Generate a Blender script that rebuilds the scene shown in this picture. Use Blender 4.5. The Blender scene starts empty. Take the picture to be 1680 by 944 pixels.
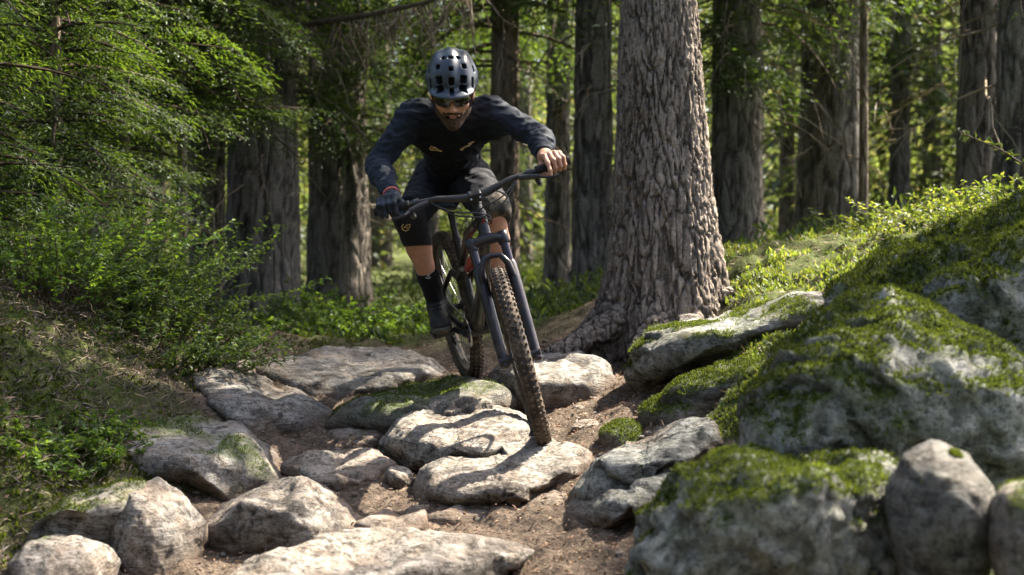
import bpy, math, random
import numpy as np
from mathutils import Vector, Matrix
from mathutils.bvhtree import BVHTree

# ---------------------------------------------------------------- camera, sky, sun, exposure
SC = bpy.context.scene
COL = SC.collection
FPX = 2200.0                      # focal length in photograph pixels (photo is 1680 x 944)
PITCH = -1.875                    # degrees, camera looks very slightly down
CAMZ = 1.0
cam_d = bpy.data.cameras.new('camera')
cam_d.sensor_width = 36.0
cam_d.lens = FPX / 1680.0 * 36.0
cam_d.clip_start = 0.05
cam_d.clip_end = 2000.0
cam_d.dof.use_dof = True
cam_d.dof.focus_distance = 5.55
cam_d.dof.aperture_fstop = 2.6
cam = bpy.data.objects.new('camera', cam_d)
COL.objects.link(cam)
cam.location = (0, 0, CAMZ)
cam.rotation_euler = (math.radians(90 + PITCH), 0, 0)
SC.camera = cam

SUN_AZ, SUN_EL = math.radians(54.0), math.radians(50.0)     # azimuth from +Y towards +X
SUN_DIR = Vector((math.sin(SUN_AZ) * math.cos(SUN_EL), math.cos(SUN_AZ) * math.cos(SUN_EL), math.sin(SUN_EL)))
world = bpy.data.worlds.new('World')
SC.world = world
world.use_nodes = True
wn = world.node_tree.nodes
sky = wn.new('ShaderNodeTexSky')
sky.sky_type = 'NISHITA'
sky.sun_disc = False
sky.sun_elevation = SUN_EL
sky.sun_rotation = SUN_AZ
sky.air_density = 0.8
sky.dust_density = 5.0
sky.ozone_density = 1.0
world.node_tree.links.new(sky.outputs[0], wn['Background'].inputs[0])
wn['Background'].inputs[1].default_value = 0.10
sun_d = bpy.data.lights.new('sun', 'SUN')
sun_d.energy = 5.0
sun_d.angle = math.radians(0.5)
sun_d.color = (1.0, 0.90, 0.74)
sun = bpy.data.objects.new('sun', sun_d)
COL.objects.link(sun)
sun.rotation_euler = SUN_DIR.to_track_quat('Z', 'Y').to_euler()
SC.view_settings.view_transform = 'Standard'
SC.view_settings.look = 'None'
SC.view_settings.gamma = 1.0
SC.view_settings.exposure = 2.65
SC.view_settings.use_curve_mapping = False
SC.cycles.use_denoising = True
SC.cycles.max_bounces = 7
SC.cycles.diffuse_bounces = 3
SC.cycles.glossy_bounces = 3
SC.cycles.transmission_bounces = 4
SC.cycles.transparent_max_bounces = 6
SC.cycles.caustics_reflective = False
SC.cycles.caustics_refractive = False
SC.cycles.sample_clamp_indirect = 6.0

# ---------------------------------------------------------------- helpers
_ct, _st = math.cos(math.radians(PITCH)), math.sin(math.radians(PITCH))
def P(px, py, D):
    """the place seen at a photograph pixel, D metres in front of the camera"""
    a = (px - 840.0) / FPX * D
    b = -(py - 472.0) / FPX * D
    return Vector((a, D * _ct - b * _st, CAMZ + D * _st + b * _ct))
def M2PX(D):
    return FPX / D
def A(v):
    return np.array(v, dtype=np.float64)

_rs = np.random.RandomState(7)
_perm = _rs.permutation(4096)
_perm = np.concatenate([_perm, _perm, _perm])
_grad = _rs.normal(size=(4096, 3)); _grad /= np.linalg.norm(_grad, axis=1)[:, None]
def _h(ix, iy, iz):
    return _perm[(_perm[(_perm[ix & 4095] + iy) & 4095] + iz) & 4095]
def pn(p, seed=0):
    """gradient noise about -1..1 for an (N,3) array"""
    p = np.asarray(p, dtype=np.float64) + seed * 17.31
    i = np.floor(p).astype(np.int64); f = p - i
    u = f * f * f * (f * (f * 6 - 15) + 10)
    out = 0.0
    for dx in (0, 1):
        wx = u[:, 0] if dx else 1 - u[:, 0]
        for dy in (0, 1):
            wy = u[:, 1] if dy else 1 - u[:, 1]
            for dz in (0, 1):
                wz = u[:, 2] if dz else 1 - u[:, 2]
                g = _grad[_h(i[:, 0] + dx, i[:, 1] + dy, i[:, 2] + dz)]
                out = out + wx * wy * wz * (g[:, 0] * (f[:, 0] - dx) + g[:, 1] * (f[:, 1] - dy) + g[:, 2] * (f[:, 2] - dz))
    return out * 1.6
def fbm(p, octv=4, seed=0, gain=0.5, lac=2.03):
    p = np.asarray(p, dtype=np.float64)
    a, s = 1.0, 0.0
    for k in range(octv):
        s = s + a * pn(p, seed + k * 3.7)
        p = p * lac; a *= gain
    return s
def ridge(p, octv=3, seed=0):
    p = np.asarray(p, dtype=np.float64); a, s = 1.0, 0.0
    for k in range(octv):
        s = s + a * (1 - np.abs(pn(p, seed + k * 5.1)) * 2); p = p * 2.1; a *= 0.5
    return s
def worley(p, seed=0):
    """F1, F2 and the id of the nearest cell for an (N,3) array"""
    i = np.floor(p).astype(np.int64)
    f1 = np.full(len(p), 9.0); f2 = np.full(len(p), 9.0); cid = np.zeros(len(p), dtype=np.int64)
    for dx in (-1, 0, 1):
        for dy in (-1, 0, 1):
            for dz in (-1, 0, 1):
                c = i + np.array([dx, dy, dz])
                h = _h(c[:, 0] + seed, c[:, 1], c[:, 2])
                q = c + 0.5 + _grad[h] * 0.48
                d = np.linalg.norm(p - q, axis=1)
                n = d < f1
                f2 = np.where(n, f1, np.minimum(f2, d)); cid = np.where(n, h, cid); f1 = np.where(n, d, f1)
    return f1, f2, cid
def sstep(a, b, x):
    t = np.clip((x - a) / (b - a), 0, 1)
    return t * t * (3 - 2 * t)
def nrm(v):
    v = np.asarray(v, dtype=np.float64)
    return v / np.maximum(np.linalg.norm(v, axis=-1, keepdims=True), 1e-9)

def mesh(name, V, F, mat=None, smooth=True, attrs=None):
    """F: an (M,k) array or a list of index lists"""
    V = np.asarray(V, dtype=np.float32)
    me = bpy.data.meshes.new(name)
    if isinstance(F, np.ndarray):
        M, k = F.shape
        loops = F.ravel().astype(np.int32); starts = np.arange(M, dtype=np.int32) * k
    else:
        M = len(F)
        cnt = np.array([len(f) for f in F], dtype=np.int32)
        loops = np.array([i for f in F for i in f], dtype=np.int32)
        starts = np.concatenate([[0], np.cumsum(cnt)[:-1]]).astype(np.int32)
    me.vertices.add(len(V)); me.vertices.foreach_set('co', V.ravel())
    me.loops.add(len(loops)); me.loops.foreach_set('vertex_index', loops)
    me.polygons.add(M); me.polygons.foreach_set('loop_start', starts)
    me.polygons.foreach_set('use_smooth', np.full(M, smooth, dtype=bool))
    me.update(calc_edges=True)
    for an, av in (attrs or {}).items():
        at = me.attributes.new(an, 'FLOAT', 'POINT')
        at.data.foreach_set('value', np.asarray(av, dtype=np.float32))
    if mat is not None:
        for m in (mat if isinstance(mat, (list, tuple)) else [mat]):
            me.materials.append(m)
    return me
def obj(name, V, F, mat=None, parent=None, smooth=True, loc=None, attrs=None, kind=None):
    me = mesh(name, V, F, mat, smooth, attrs)
    o = bpy.data.objects.new(name, me)
    COL.objects.link(o)
    if parent is not None: o.parent = parent
    if loc is not None: o.location = loc
    if kind: o['kind'] = kind
    return o
def tag(o, label=None, cat=None, group=None, kind=None):
    if label: o['label'] = label
    if cat: o['category'] = cat
    if group: o['group'] = group
    if kind: o['kind'] = kind
    return o
def thing(name, label, cat, loc=(0, 0, 0), group=None, parent=None):
    o = bpy.data.objects.new(name, None)
    o.empty_display_size = 0.1
    COL.objects.link(o)
    o.location = loc
    if parent is not None: o.parent = parent
    if label: tag(o, label, cat, group)
    return o

def frame_of(d, up=(0, 0, 1)):
    d = A(d) / np.linalg.norm(d); u = A(up)
    if abs(np.dot(d, u)) > 0.95: u = A((0, 1, 0)) if abs(d[1]) < 0.9 else A((1, 0, 0))
    s = np.cross(u, d); s /= np.linalg.norm(s)
    return d, s, np.cross(d, s)
class MB:
    """collects boxes, tubes, lathes into one mesh"""
    def __init__(self): self.V = []; self.F = []; self.n = 0
    def add(self, V, F):
        V = np.asarray(V, dtype=np.float64)
        self.V.append(V); self.F += [[i + self.n for i in f] for f in F]; self.n += len(V); return self
    def tube(self, pts, r, seg=10, cap=True, squash=None, up=(0, 0, 1)):
        pts = np.asarray(pts, dtype=np.float64); n = len(pts)
        rr = np.full(n, r, dtype=np.float64) if np.isscalar(r) else np.asarray(r, dtype=np.float64)
        T = np.gradient(pts, axis=0); T = nrm(T)
        V = []; ang = np.arange(seg) / seg * 2 * np.pi
        _, s, u = frame_of(T[0], up)
        for k in range(n):
            s = s - T[k] * np.dot(s, T[k]); s /= np.linalg.norm(s); u = np.cross(T[k], s)
            a, b = (1, 1) if squash is None else squash
            V.append(pts[k] + rr[k] * (np.outer(np.cos(ang) * a, s) + np.outer(np.sin(ang) * b, u)))
        F = [[k * seg + j, k * seg + (j + 1) % seg, (k + 1) * seg + (j + 1) % seg, (k + 1) * seg + j] for k in range(n - 1) for j in range(seg)]
        if cap: F += [list(range(seg))[::-1], [(n - 1) * seg + j for j in range(seg)]]
        return self.add(np.concatenate(V), F)
    def box(self, c, s, R=None, taper=1.0):
        s = A(s) / 2
        v = A([[x, y, z] for z in (-1, 1) for y in (-1, 1) for x in (-1, 1)])
        v[:, :2] *= np.where(v[:, 2:3] > 0, taper, 1.0)
        v = v * s
        if R is not None: v = v @ np.asarray(R).T
        return self.add(v + A(c), [[0, 2, 3, 1], [4, 5, 7, 6], [0, 1, 5, 4], [2, 6, 7, 3], [0, 4, 6, 2], [1, 3, 7, 5]])
    def lathe(self, prof, seg=24, axis=(0, 1, 0), c=(0, 0, 0), closed=False):
        """prof: (radius, height) pairs about the axis through c"""
        d, s, u = frame_of(axis)
        ang = np.arange(seg) / seg * 2 * np.pi
        V = np.concatenate([A(c) + h * d + r * (np.outer(np.cos(ang), s) + np.outer(np.sin(ang), u)) for r, h in prof])
        m = len(prof)
        F = [[k * seg + j, k * seg + (j + 1) % seg, ((k + 1) % m) * seg + (j + 1) % seg, ((k + 1) % m) * seg + j] for k in range(m if closed else m - 1) for j in range(seg)]
        if not closed: F += [list(range(seg))[::-1], [(m - 1) * seg + j for j in range(seg)]]
        return self.add(V, F)
    def xf(self, M):
        M = np.asarray(M)
        for i in range(len(self.V)): self.V[i] = self.V[i] @ M[:3, :3].T + M[:3, 3]
        return self
    def build(self, name, mat, parent=None, smooth=True, kind=None, off=None, bevel=0.0):
        V = np.concatenate(self.V)
        if off is not None: V = V - A(off)
        o = obj(name, V, self.F, mat, parent, smooth, kind=kind)
        if smooth:
            o.data.set_sharp_from_angle(angle=math.radians(42))
        if bevel:
            b = o.modifiers.new('bevel', 'BEVEL'); b.width = bevel; b.segments = 2; b.limit_method = 'ANGLE'
        return o

# leaves: one folded quad each
def leafquads(p, d, n, L, W, fold=0.25, bend=0.15):
    p = np.asarray(p); d = nrm(d); n = np.asarray(n, dtype=np.float64)
    s = nrm(np.cross(d, n)); n = np.cross(s, d)
    L = np.broadcast_to(np.asarray(L, dtype=np.float64), (len(p),))[:, None]; W = np.broadcast_to(np.asarray(W, dtype=np.float64), (len(p),))[:, None]
    V = np.empty((len(p), 4, 3))
    V[:, 0] = p
    V[:, 1] = p + d * L * 0.5 + s * W * 0.5 + n * W * fold
    V[:, 2] = p + d * L - n * L * bend
    V[:, 3] = p + d * L * 0.5 - s * W * 0.5 + n * W * fold
    return V.reshape(-1, 3), np.arange(len(p) * 4).reshape(-1, 4)
def catVF(parts):
    Vs, Fs, n = [], [], 0
    for V, F in parts:
        Vs.append(V); Fs.append(F + n); n += len(V)
    return np.concatenate(Vs), np.concatenate(Fs)

# ---------------------------------------------------------------- materials
class NT:
    def __init__(self, name):
        self.m = bpy.data.materials.new(name); self.m.use_nodes = True
        self.t = self.m.node_tree; self.bs = self.t.nodes['Principled BSDF']; self.out = self.t.nodes['Material Output']
    def n(self, typ, **kw):
        x = self.t.nodes.new('ShaderNode' + typ)
        for k, v in kw.items(): setattr(x, k, v)
        return x
    def l(self, a, b): self.t.links.new(a, b)
    def set(self, sock, v):
        if hasattr(v, 'is_output') or isinstance(v, bpy.types.NodeSocket): self.l(v, sock)
        else: sock.default_value = v
    def coord(self, kind='Object', scale=(1, 1, 1), rot=(0, 0, 0)):
        c = self.n('TexCoord'); mp = self.n('Mapping')
        self.l(c.outputs[kind], mp.inputs[0]); mp.inputs['Scale'].default_value = scale; mp.inputs['Rotation'].default_value = rot
        return mp.outputs[0]
    def noise(self, vec, scale, detail=4, rough=0.55, dist=0.0):
        x = self.n('TexNoise'); self.l(vec, x.inputs['Vector']); x.inputs['Scale'].default_value = scale
        x.inputs['Detail'].default_value = detail; x.inputs['Roughness'].default_value = rough; x.inputs['Distortion'].default_value = dist
        return x.outputs['Fac']
    def vor(self, vec, scale, feature='F1', out='Distance', rnd=1.0):
        x = self.n('TexVoronoi', feature=feature); self.l(vec, x.inputs['Vector']); x.inputs['Scale'].default_value = scale
        x.inputs['Randomness'].default_value = rnd
        return x.outputs[out]
    def ramp(self, fac, stops, interp='LINEAR'):
        x = self.n('ValToRGB'); self.l(fac, x.inputs[0]); r = x.color_ramp; r.interpolation = interp
        while len(r.elements) < len(stops): r.elements.new(0.5)
        for e, (p, c) in zip(r.elements, stops):
            e.position = p; e.color = (c, c, c, 1) if np.isscalar(c) else (*c[:3], 1)
        return x.outputs[0]
    def mix(self, fac, a, b, mode='MIX'):
        x = self.n('Mix', data_type='RGBA', blend_type=mode)
        self.set(x.inputs[0], fac)
        for s, v in ((x.inputs[6], a), (x.inputs[7], b)):
            if isinstance(v, bpy.types.NodeSocket): self.l(v, s)
            else: s.default_value = (*v[:3], 1)
        return x.outputs[2]
    def math(self, op, a, b=0.0, clamp=False):
        x = self.n('Math', operation=op, use_clamp=clamp); self.set(x.inputs[0], a); self.set(x.inputs[1], b); return x.outputs[0]
    def bump(self, h, strength=0.5, dist=0.01, nrm=None):
        x = self.n('Bump'); self.l(h, x.inputs['Height']); x.inputs['Strength'].default_value = strength; x.inputs['Distance'].default_value = dist
        if nrm is not None: self.l(nrm, x.inputs['Normal'])
        return x.outputs[0]
    def attr(self, name):
        x = self.n('Attribute', attribute_name=name); return x.outputs['Fac']
    def fin(self, col=None, rough=None, nrm=None, spec=None, metal=None):
        if col is not None:
            if isinstance(col, bpy.types.NodeSocket): self.l(col, self.bs.inputs['Base Color'])
            else: self.bs.inputs['Base Color'].default_value = (*col, 1)
        if rough is not None: self.set(self.bs.inputs['Roughness'], rough)
        if nrm is not None: self.l(nrm, self.bs.inputs['Normal'])
        if spec is not None: self.bs.inputs['Specular IOR Level'].default_value = spec
        if metal is not None: self.bs.inputs['Metallic'].default_value = metal
        return self.m

def rock_mat(name, lo, hi, stain=(0.16, 0.12, 0.085), lichen=0.5, moss=(0.05, 0.075, 0.012), bed=6.5):
    t = NT(name); v = t.coord()
    big = t.noise(v, 3.0, 5, 0.6); fine = t.noise(v, 38, 6, 0.7); mid = t.noise(v, 11, 6, 0.65, 0.6)
    col = t.mix(t.ramp(big, [(0.3, 0.0), (0.7, 1.0)]), lo, hi)
    col = t.mix(t.ramp(mid, [(0.42, 0.0), (0.62, 0.75)]), col, stain)
    spk = t.ramp(fine, [(0.36, 0.28), (0.47, 0.95), (0.66, 1.2)])
    col = t.mix(1.0, col, spk, 'MULTIPLY')
    grit = t.noise(v, 105, 3, 0.6)
    col = t.mix(1.0, col, t.ramp(grit, [(0.33, 0.45), (0.46, 0.98), (0.65, 1.15)]), 'MULTIPLY')
    lic = t.ramp(t.noise(v, 17, 7, 0.72), [(0.62 - 0.1 * lichen, 0.0), (0.67, 0.7 * lichen)])
    col = t.mix(lic, col, (0.47, 0.46, 0.42))
    sv = t.coord('Object', (1.1, 1.1, bed), (0.25, -0.15, 0.4))
    strat = t.noise(sv, 5.5, 7, 0.72, 0.6)
    col = t.mix(1.0, col, t.ramp(strat, [(0.38, 0.42), (0.48, 0.95), (0.7, 1.12)]), 'MULTIPLY')
    dk = t.ramp(t.noise(v, 4.2, 7, 0.75, 0.4), [(0.53, 0.0), (0.60, 0.65)])
    col = t.mix(dk, col, (lo[0] * 0.5, lo[1] * 0.49, lo[2] * 0.47))
    pit2 = t.ramp(t.noise(v, 24, 4, 0.8), [(0.28, 0.0), (0.40, 1.0)])
    col = t.mix(1.0, col, t.ramp(pit2, [(0, 0.38), (1, 1.0)]), 'MULTIPLY')
    col = t.mix(1.0, col, t.ramp(t.attr('crack'), [(0, 1.0), (1, 0.25)]), 'MULTIPLY')
    col = t.mix(t.attr('soil'), col, t.mix(fine, (0.06, 0.038, 0.025), (0.17, 0.115, 0.08)))
    mfac = t.math('MULTIPLY', t.attr('moss'), t.ramp(t.noise(v, 30, 5, 0.7), [(0.3, 0.2), (0.6, 1.0)]))
    mcol = t.mix(t.noise(v, 60, 3), (moss[0] * 0.45, moss[1] * 0.5, moss[2]), (moss[0] * 1.7, moss[1] * 1.6, moss[2] * 1.4))
    col = t.mix(mfac, col, mcol)
    hgt = t.math('ADD', t.math('MULTIPLY', fine, 0.6), t.math('ADD', t.math('MULTIPLY', strat, 1.3), t.math('ADD', t.math('MULTIPLY', mid, 0.8), t.math('MULTIPLY', pit2, 0.45))))
    t.fin(col, 0.88, t.bump(hgt, 0.9, 0.022), spec=0.25)
    return t.m
def leaf_mat(name, cols, trans=0.45, tcol=1.6, rough=0.55, gloss=0.022, tblue=0.45):
    t = NT(name)
    g = t.n('NewGeometry')
    n = len(cols)
    col = t.ramp(g.outputs['Random Per Island'], [(i / max(n - 1, 1), c) for i, c in enumerate(cols)])
    v = t.coord('Object')
    col = t.mix(1.0, col, t.ramp(t.noise(v, 1.7, 3), [(0.3, 0.6), (0.7, 1.25)]), 'MULTIPLY')
    d = t.n('BsdfDiffuse'); tr = t.n('BsdfTranslucent'); gl = t.n('BsdfGlossy'); mx = t.n('MixShader'); m2 = t.n('MixShader')
    t.l(col, d.inputs[0])
    tc = t.mix(1.0, col, (tcol * 1.05, tcol * 1.05, tcol * tblue), 'MULTIPLY')
    t.l(tc, tr.inputs[0]); gl.inputs['Roughness'].default_value = rough; gl.inputs[0].default_value = (0.9, 0.95, 1, 1)
    mx.inputs[0].default_value = trans; t.l(d.outputs[0], mx.inputs[1]); t.l(tr.outputs[0], mx.inputs[2])
    m2.inputs[0].default_value = gloss; t.l(mx.outputs[0], m2.inputs[1]); t.l(gl.outputs[0], m2.inputs[2])
    t.l(m2.outputs[0], t.out.inputs[0])
    t.t.nodes.remove(t.bs)
    return t.m
def bark_mat(name, lo, hi, mossy=0.2, scale=1.0):
    t = NT(name); v = t.coord('Object', (1, 1, 0.22)); w = t.coord('Object')
    a = t.noise(v, 16 * scale, 6, 0.68, 0.8); fine = t.noise(w, 75 * scale, 5, 0.7)
    plate = t.vor(v, 13 * scale, 'DISTANCE_TO_EDGE')
    col = t.mix(t.ramp(a, [(0.3, 0.0), (0.72, 1.0)]), lo, hi)
    col = t.mix(1.0, col, t.ramp(fine, [(0.3, 0.55), (0.7, 1.3)]), 'MULTIPLY')
    col = t.mix(1.0, col, t.ramp(t.attr('furrow'), [(0, 1.0), (1, 0.3)]), 'MULTIPLY')
    mm = t.ramp(t.noise(w, 2.6, 5, 0.7), [(0.56, 0.0), (0.7, mossy)])
    col = t.mix(mm, col, (0.055, 0.065, 0.02))
    lic = t.ramp(t.noise(w, 28, 4, 0.6), [(0.58, 0.0), (0.68, 0.35)])
    col = t.mix(lic, col, (hi[0] * 1.3, hi[1] * 1.32, hi[2] * 1.3))
    hgt = t.math('ADD', t.math('MULTIPLY', a, 1.2), t.math('ADD', t.ramp(plate, [(0.0, 0.0), (0.12, 1.0)]), t.math('MULTIPLY', fine, 0.4)))
    t.fin(col, 0.9, t.bump(hgt, 1.0, 0.02), spec=0.2)
    return t.m
def simple(name, col, rough=0.5, metal=0.0, spec=0.5, bump=0.0, bscale=200.0, var=0.15, dirt=None):
    t = NT(name); v = t.coord()
    nz = t.noise(v, bscale * 0.2, 4, 0.6)
    c = t.mix(1.0, col, t.ramp(nz, [(0.3, 1 - var), (0.7, 1 + var)]), 'MULTIPLY')
    if dirt:
        f = t.ramp(t.noise(v, 14, 6, 0.75), [(0.5, 0.0), (0.68, dirt)])
        c = t.mix(f, c, (0.14, 0.105, 0.075))
    n = t.bump(t.noise(v, bscale, 3), 0.5, bump) if bump else None
    return t.fin(c, rough, n, spec, metal)
# ---------------------------------------------------------------- the ground
M_ground = None
def make_ground_mat():
    t = NT('forest_earth'); v = t.coord()
    a = t.noise(v, 7, 6, 0.65); b = t.noise(v, 55, 5, 0.7); c = t.noise(v, 2.0, 4, 0.6)
    col = t.mix(t.ramp(a, [(0.35, 0.0), (0.65, 1.0)]), (0.048, 0.036, 0.027), (0.125, 0.095, 0.072))
    col = t.mix(1.0, col, t.ramp(b, [(0.3, 0.4), (0.7, 1.5)]), 'MULTIPLY')
    dry = t.ramp(t.noise(v, 22, 5, 0.75), [(0.55, 0.0), (0.68, 0.6)])
    col = t.mix(t.math('MULTIPLY', dry, t.math('SUBTRACT', 1.0, t.attr('moss'))), col, (0.22, 0.165, 0.125))
    ms = t.math('MULTIPLY', t.attr('moss'), t.ramp(t.noise(v, 12, 6, 0.7), [(0.30, 0.45), (0.55, 1.0)]))
    col = t.mix(ms, col, t.mix(t.ramp(b, [(0.3, 0.0), (0.7, 1.0)]), (0.018, 0.026, 0.006), (0.075, 0.10, 0.018)))
    hgt = t.math('ADD', t.math('MULTIPLY', a, 1.0), t.math('MULTIPLY', b, 0.5))
    return t.fin(col, 0.95, t.bump(hgt, 1.0, 0.03), spec=0.15)
M_ground = make_ground_mat()
CTRL = [  # pixel x, pixel y, metres ahead: points on the ground
    (700, 950, 4.0), (950, 950, 4.0), (500, 950, 4.05), (840, 800, 4.85), (560, 765, 5.2), (640, 800, 4.9), (500, 725, 5.6), (620, 690, 5.9),
    (880, 728, 5.4), (960, 700, 5.5), (770, 626, 6.5), (900, 640, 6.2), (600, 610, 7.1), (740, 606, 7.1), (450, 620, 6.9), (840, 600, 7.2),
    (400, 580, 7.0), (345, 580, 6.5), (300, 610, 6.1), (250, 560, 6.2), (120, 560, 5.7), (0, 545, 5.2), (0, 690, 4.6), (150, 700, 5.0),
    (230, 760, 5.0), (330, 800, 4.95), (95, 797, 5.0), (-10, 900, 4.3), (350, 930, 4.2), (220, 940, 4.2), (-300, 450, 5.0), (-300, 700, 4.0),
    (60, 470, 7.0), (250, 500, 7.3), (-200, 430, 8.0),
    (1010, 655, 6.0), (960, 585, 6.8), (1090, 565, 7.0), (1080, 640, 5.7), (1160, 650, 5.3), (1110, 725, 4.9), (1010, 800, 4.7), (1000, 890, 4.15),
    (1200, 480, 6.9), (1200, 400, 7.8), (1300, 395, 8.0), (1430, 395, 8.0), (1400, 455, 6.6), (1250, 500, 6.3), (1300, 590, 5.2), (1550, 365, 7.6), (1680, 345, 6.6),
    (1680, 420, 5.6), (1300, 830, 4.0), (1680, 650, 4.3), (1900, 300, 7.0), (1900, 500, 5.0),
    (500, 575, 9.0), (700, 560, 9.5), (900, 545, 10.0), (300, 560, 10.0), (1100, 470, 10.5), (1400, 410, 11.0), (1700, 360, 11.0),
    (400, 540, 14.0), (900, 520, 14.0), (1400, 415, 15.0), (0, 500, 13.0)]
def _ctrl():
    pts = [P(*c) for c in CTRL]
    X = [(p.x, p.y, p.z) for p in pts]
    for x, y, z in [(-30, 30, 1.6), (0, 30, .6), (30, 30, 1.8), (-60, 80, 3), (0, 80, 2), (60, 80, 4), (-120, 250, 8), (120, 250, 8), (0, 250, 6),
                    (-12, 12, 1.2), (14, 12, 1.8), (-5, 0, .1), (5, 0, .4), (0, 0, -.45), (0, 2, -.2), (1.5, 2, 0.1), (-1.5, 2, -.1), (0, -30, -3), (-40, -30, -2), (40, -30, -1)]:
        X.append((x, y, z))
    X = np.array(X)
    n = len(X)
    D = np.linalg.norm(X[:, None, :2] - X[None, :, :2], axis=2)
    Mx = np.zeros((n + 3, n + 3)); Mx[:n, :n] = D - np.eye(n) * 0.06
    Mx[:n, n] = 1; Mx[:n, n + 1:] = X[:, :2]; Mx[n:, :n] = Mx[:n, n:].T
    w = np.linalg.solve(Mx, np.concatenate([X[:, 2], [0, 0, 0]]))
    return X[:, :2], w
_cx, _cw = _ctrl()
def gz0(x, y):
    x = np.atleast_1d(np.asarray(x, dtype=np.float64)); y = np.atleast_1d(np.asarray(y, dtype=np.float64))
    out = _cw[-3] + _cw[-2] * x + _cw[-1] * y
    for (cx, cy), w in zip(_cx, _cw[:-3]): out = out + w * np.hypot(x - cx, y - cy)
    return out
def mossmask(x, y):
    """1 on the green banks, 0 on the trodden trail"""
    x = np.asarray(x); y = np.asarray(y)
    left = np.interp(y, [0, 4, 5, 6, 7, 9, 200], [-1.4, -1.5, -1.15, -1.35, -1.6, -1.8, -3])
    right = np.interp(y, [0, 4, 5, 5.6, 6.3, 7, 9, 200], [0.9, 0.75, 0.62, 0.62, 0.95, 0.95, 1.2, 3])
    n = 0.25 * fbm(np.stack([x, y, 0 * x], 1) * 2.3, 3, 31)
    return np.maximum(sstep(0.0, 0.45, left - x + n), sstep(0.0, 0.3, x - right + n)) + sstep(7.5, 8.4, y + n)
def carve(x, y):
    """the trodden trail is worn down between its rocks"""
    m = np.clip(mossmask(x, y), 0, 1)
    w = np.exp(-((np.asarray(x) + .2) ** 2 + (np.asarray(y) - 6.6) ** 2) / .09)          # firm ground under the rear wheel
    return 0.055 * (1 - m) * sstep(8.0, 7.0, np.asarray(y)) * sstep(2.5, 3.5, np.asarray(y)) * (1 - w)
def gz(x, y):
    x = np.atleast_1d(np.asarray(x, dtype=np.float64)); y = np.atleast_1d(np.asarray(y, dtype=np.float64))
    p = np.stack([x, y, np.zeros_like(x)], 1)
    c = carve(x, y); t = c / 0.055
    rut = t * 0.022 * ridge(np.stack([x * 3.2 + .5 * y, y * 1.3 - .4 * x, 0 * x], 1), 3, 14)
    return gz0(x, y) - c + rut - .012 * t + 0.035 * fbm(p * 2.6, 3, 2) + 0.016 * fbm(p * 11, 3, 5) + 0.045 * np.clip(mossmask(x, y), 0, 1) * sstep(9.5, 8, y) * fbm(p * 5.5, 3, 77) + 0.007 * ridge(p * 26, 2, 8)
def gzs(x, y): return float(gz(x, y)[0])
xs = np.concatenate([-np.geomspace(180, 3.05, 46), np.arange(-3, 3, 0.026), np.geomspace(3.05, 180, 46)])
ys = np.concatenate([np.linspace(-40, 2.6, 26), np.arange(2.7, 8.6, 0.028), np.geomspace(8.7, 300, 60)])
XX, YY = np.meshgrid(xs, ys)
gv = np.stack([XX.ravel(), YY.ravel(), gz(XX.ravel(), YY.ravel())], 1)
nx, ny = len(xs), len(ys)
ii = (np.arange(ny - 1)[:, None] * nx + np.arange(nx - 1)[None]).ravel()
gf = np.stack([ii, ii + 1, ii + 1 + nx, ii + nx], 1)
obj('ground', gv, gf, M_ground, kind='structure', attrs={'moss': np.clip(mossmask(gv[:, 0], gv[:, 1]), 0, 1)})

# ---------------------------------------------------------------- rocks
R_grey = rock_mat('granite_grey', (0.15, 0.143, 0.134), (0.33, 0.315, 0.295))
R_warm = rock_mat('granite_warm', (0.165, 0.148, 0.13), (0.36, 0.33, 0.295), (0.155, 0.115, 0.085))
R_dark = rock_mat('granite_dark', (0.10, 0.098, 0.09), (0.22, 0.215, 0.20), (0.09, 0.075, 0.06), 0.35)
R_out = rock_mat('granite_mossy', (0.14, 0.14, 0.122), (0.36, 0.36, 0.335), (0.10, 0.10, 0.06), 1.0, (0.06, 0.085, 0.014), 1.7)
R_pale = rock_mat('granite_lichen', (0.16, 0.165, 0.155), (0.33, 0.335, 0.32), (0.10, 0.10, 0.075), 1.0)
_ico = {}
def ico(sub):
    if sub not in _ico:
        import bmesh
        bm = bmesh.new(); bmesh.ops.create_icosphere(bm, subdivisions=sub, radius=1.0)
        bm.verts.ensure_lookup_table()
        _ico[sub] = (np.array([v.co[:] for v in bm.verts]), np.array([[v.index for v in f.verts] for f in bm.faces])); bm.free()
    return _ico[sub]
def vnormals(V, F):
    t = F[:, :3]
    fn = np.cross(V[t[:, 1]] - V[t[:, 0]], V[t[:, 2]] - V[t[:, 0]])
    if F.shape[1] == 4:
        fn = fn + np.cross(V[F[:, 2]] - V[F[:, 0]], V[F[:, 3]] - V[F[:, 0]])
    N = np.zeros_like(V)
    for k in range(F.shape[1]): np.add.at(N, F[:, k], fn)
    return nrm(N)
def rotm(yaw=0, roll=0, tilt=0):
    """yaw about Z, roll about the view axis Y (positive lifts the right side), tilt towards the camera about X"""
    return np.array(Matrix.Rotation(math.radians(yaw), 3, 'Z') @ Matrix.Rotation(math.radians(-roll), 3, 'Y') @ Matrix.Rotation(math.radians(tilt), 3, 'X'))
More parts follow.
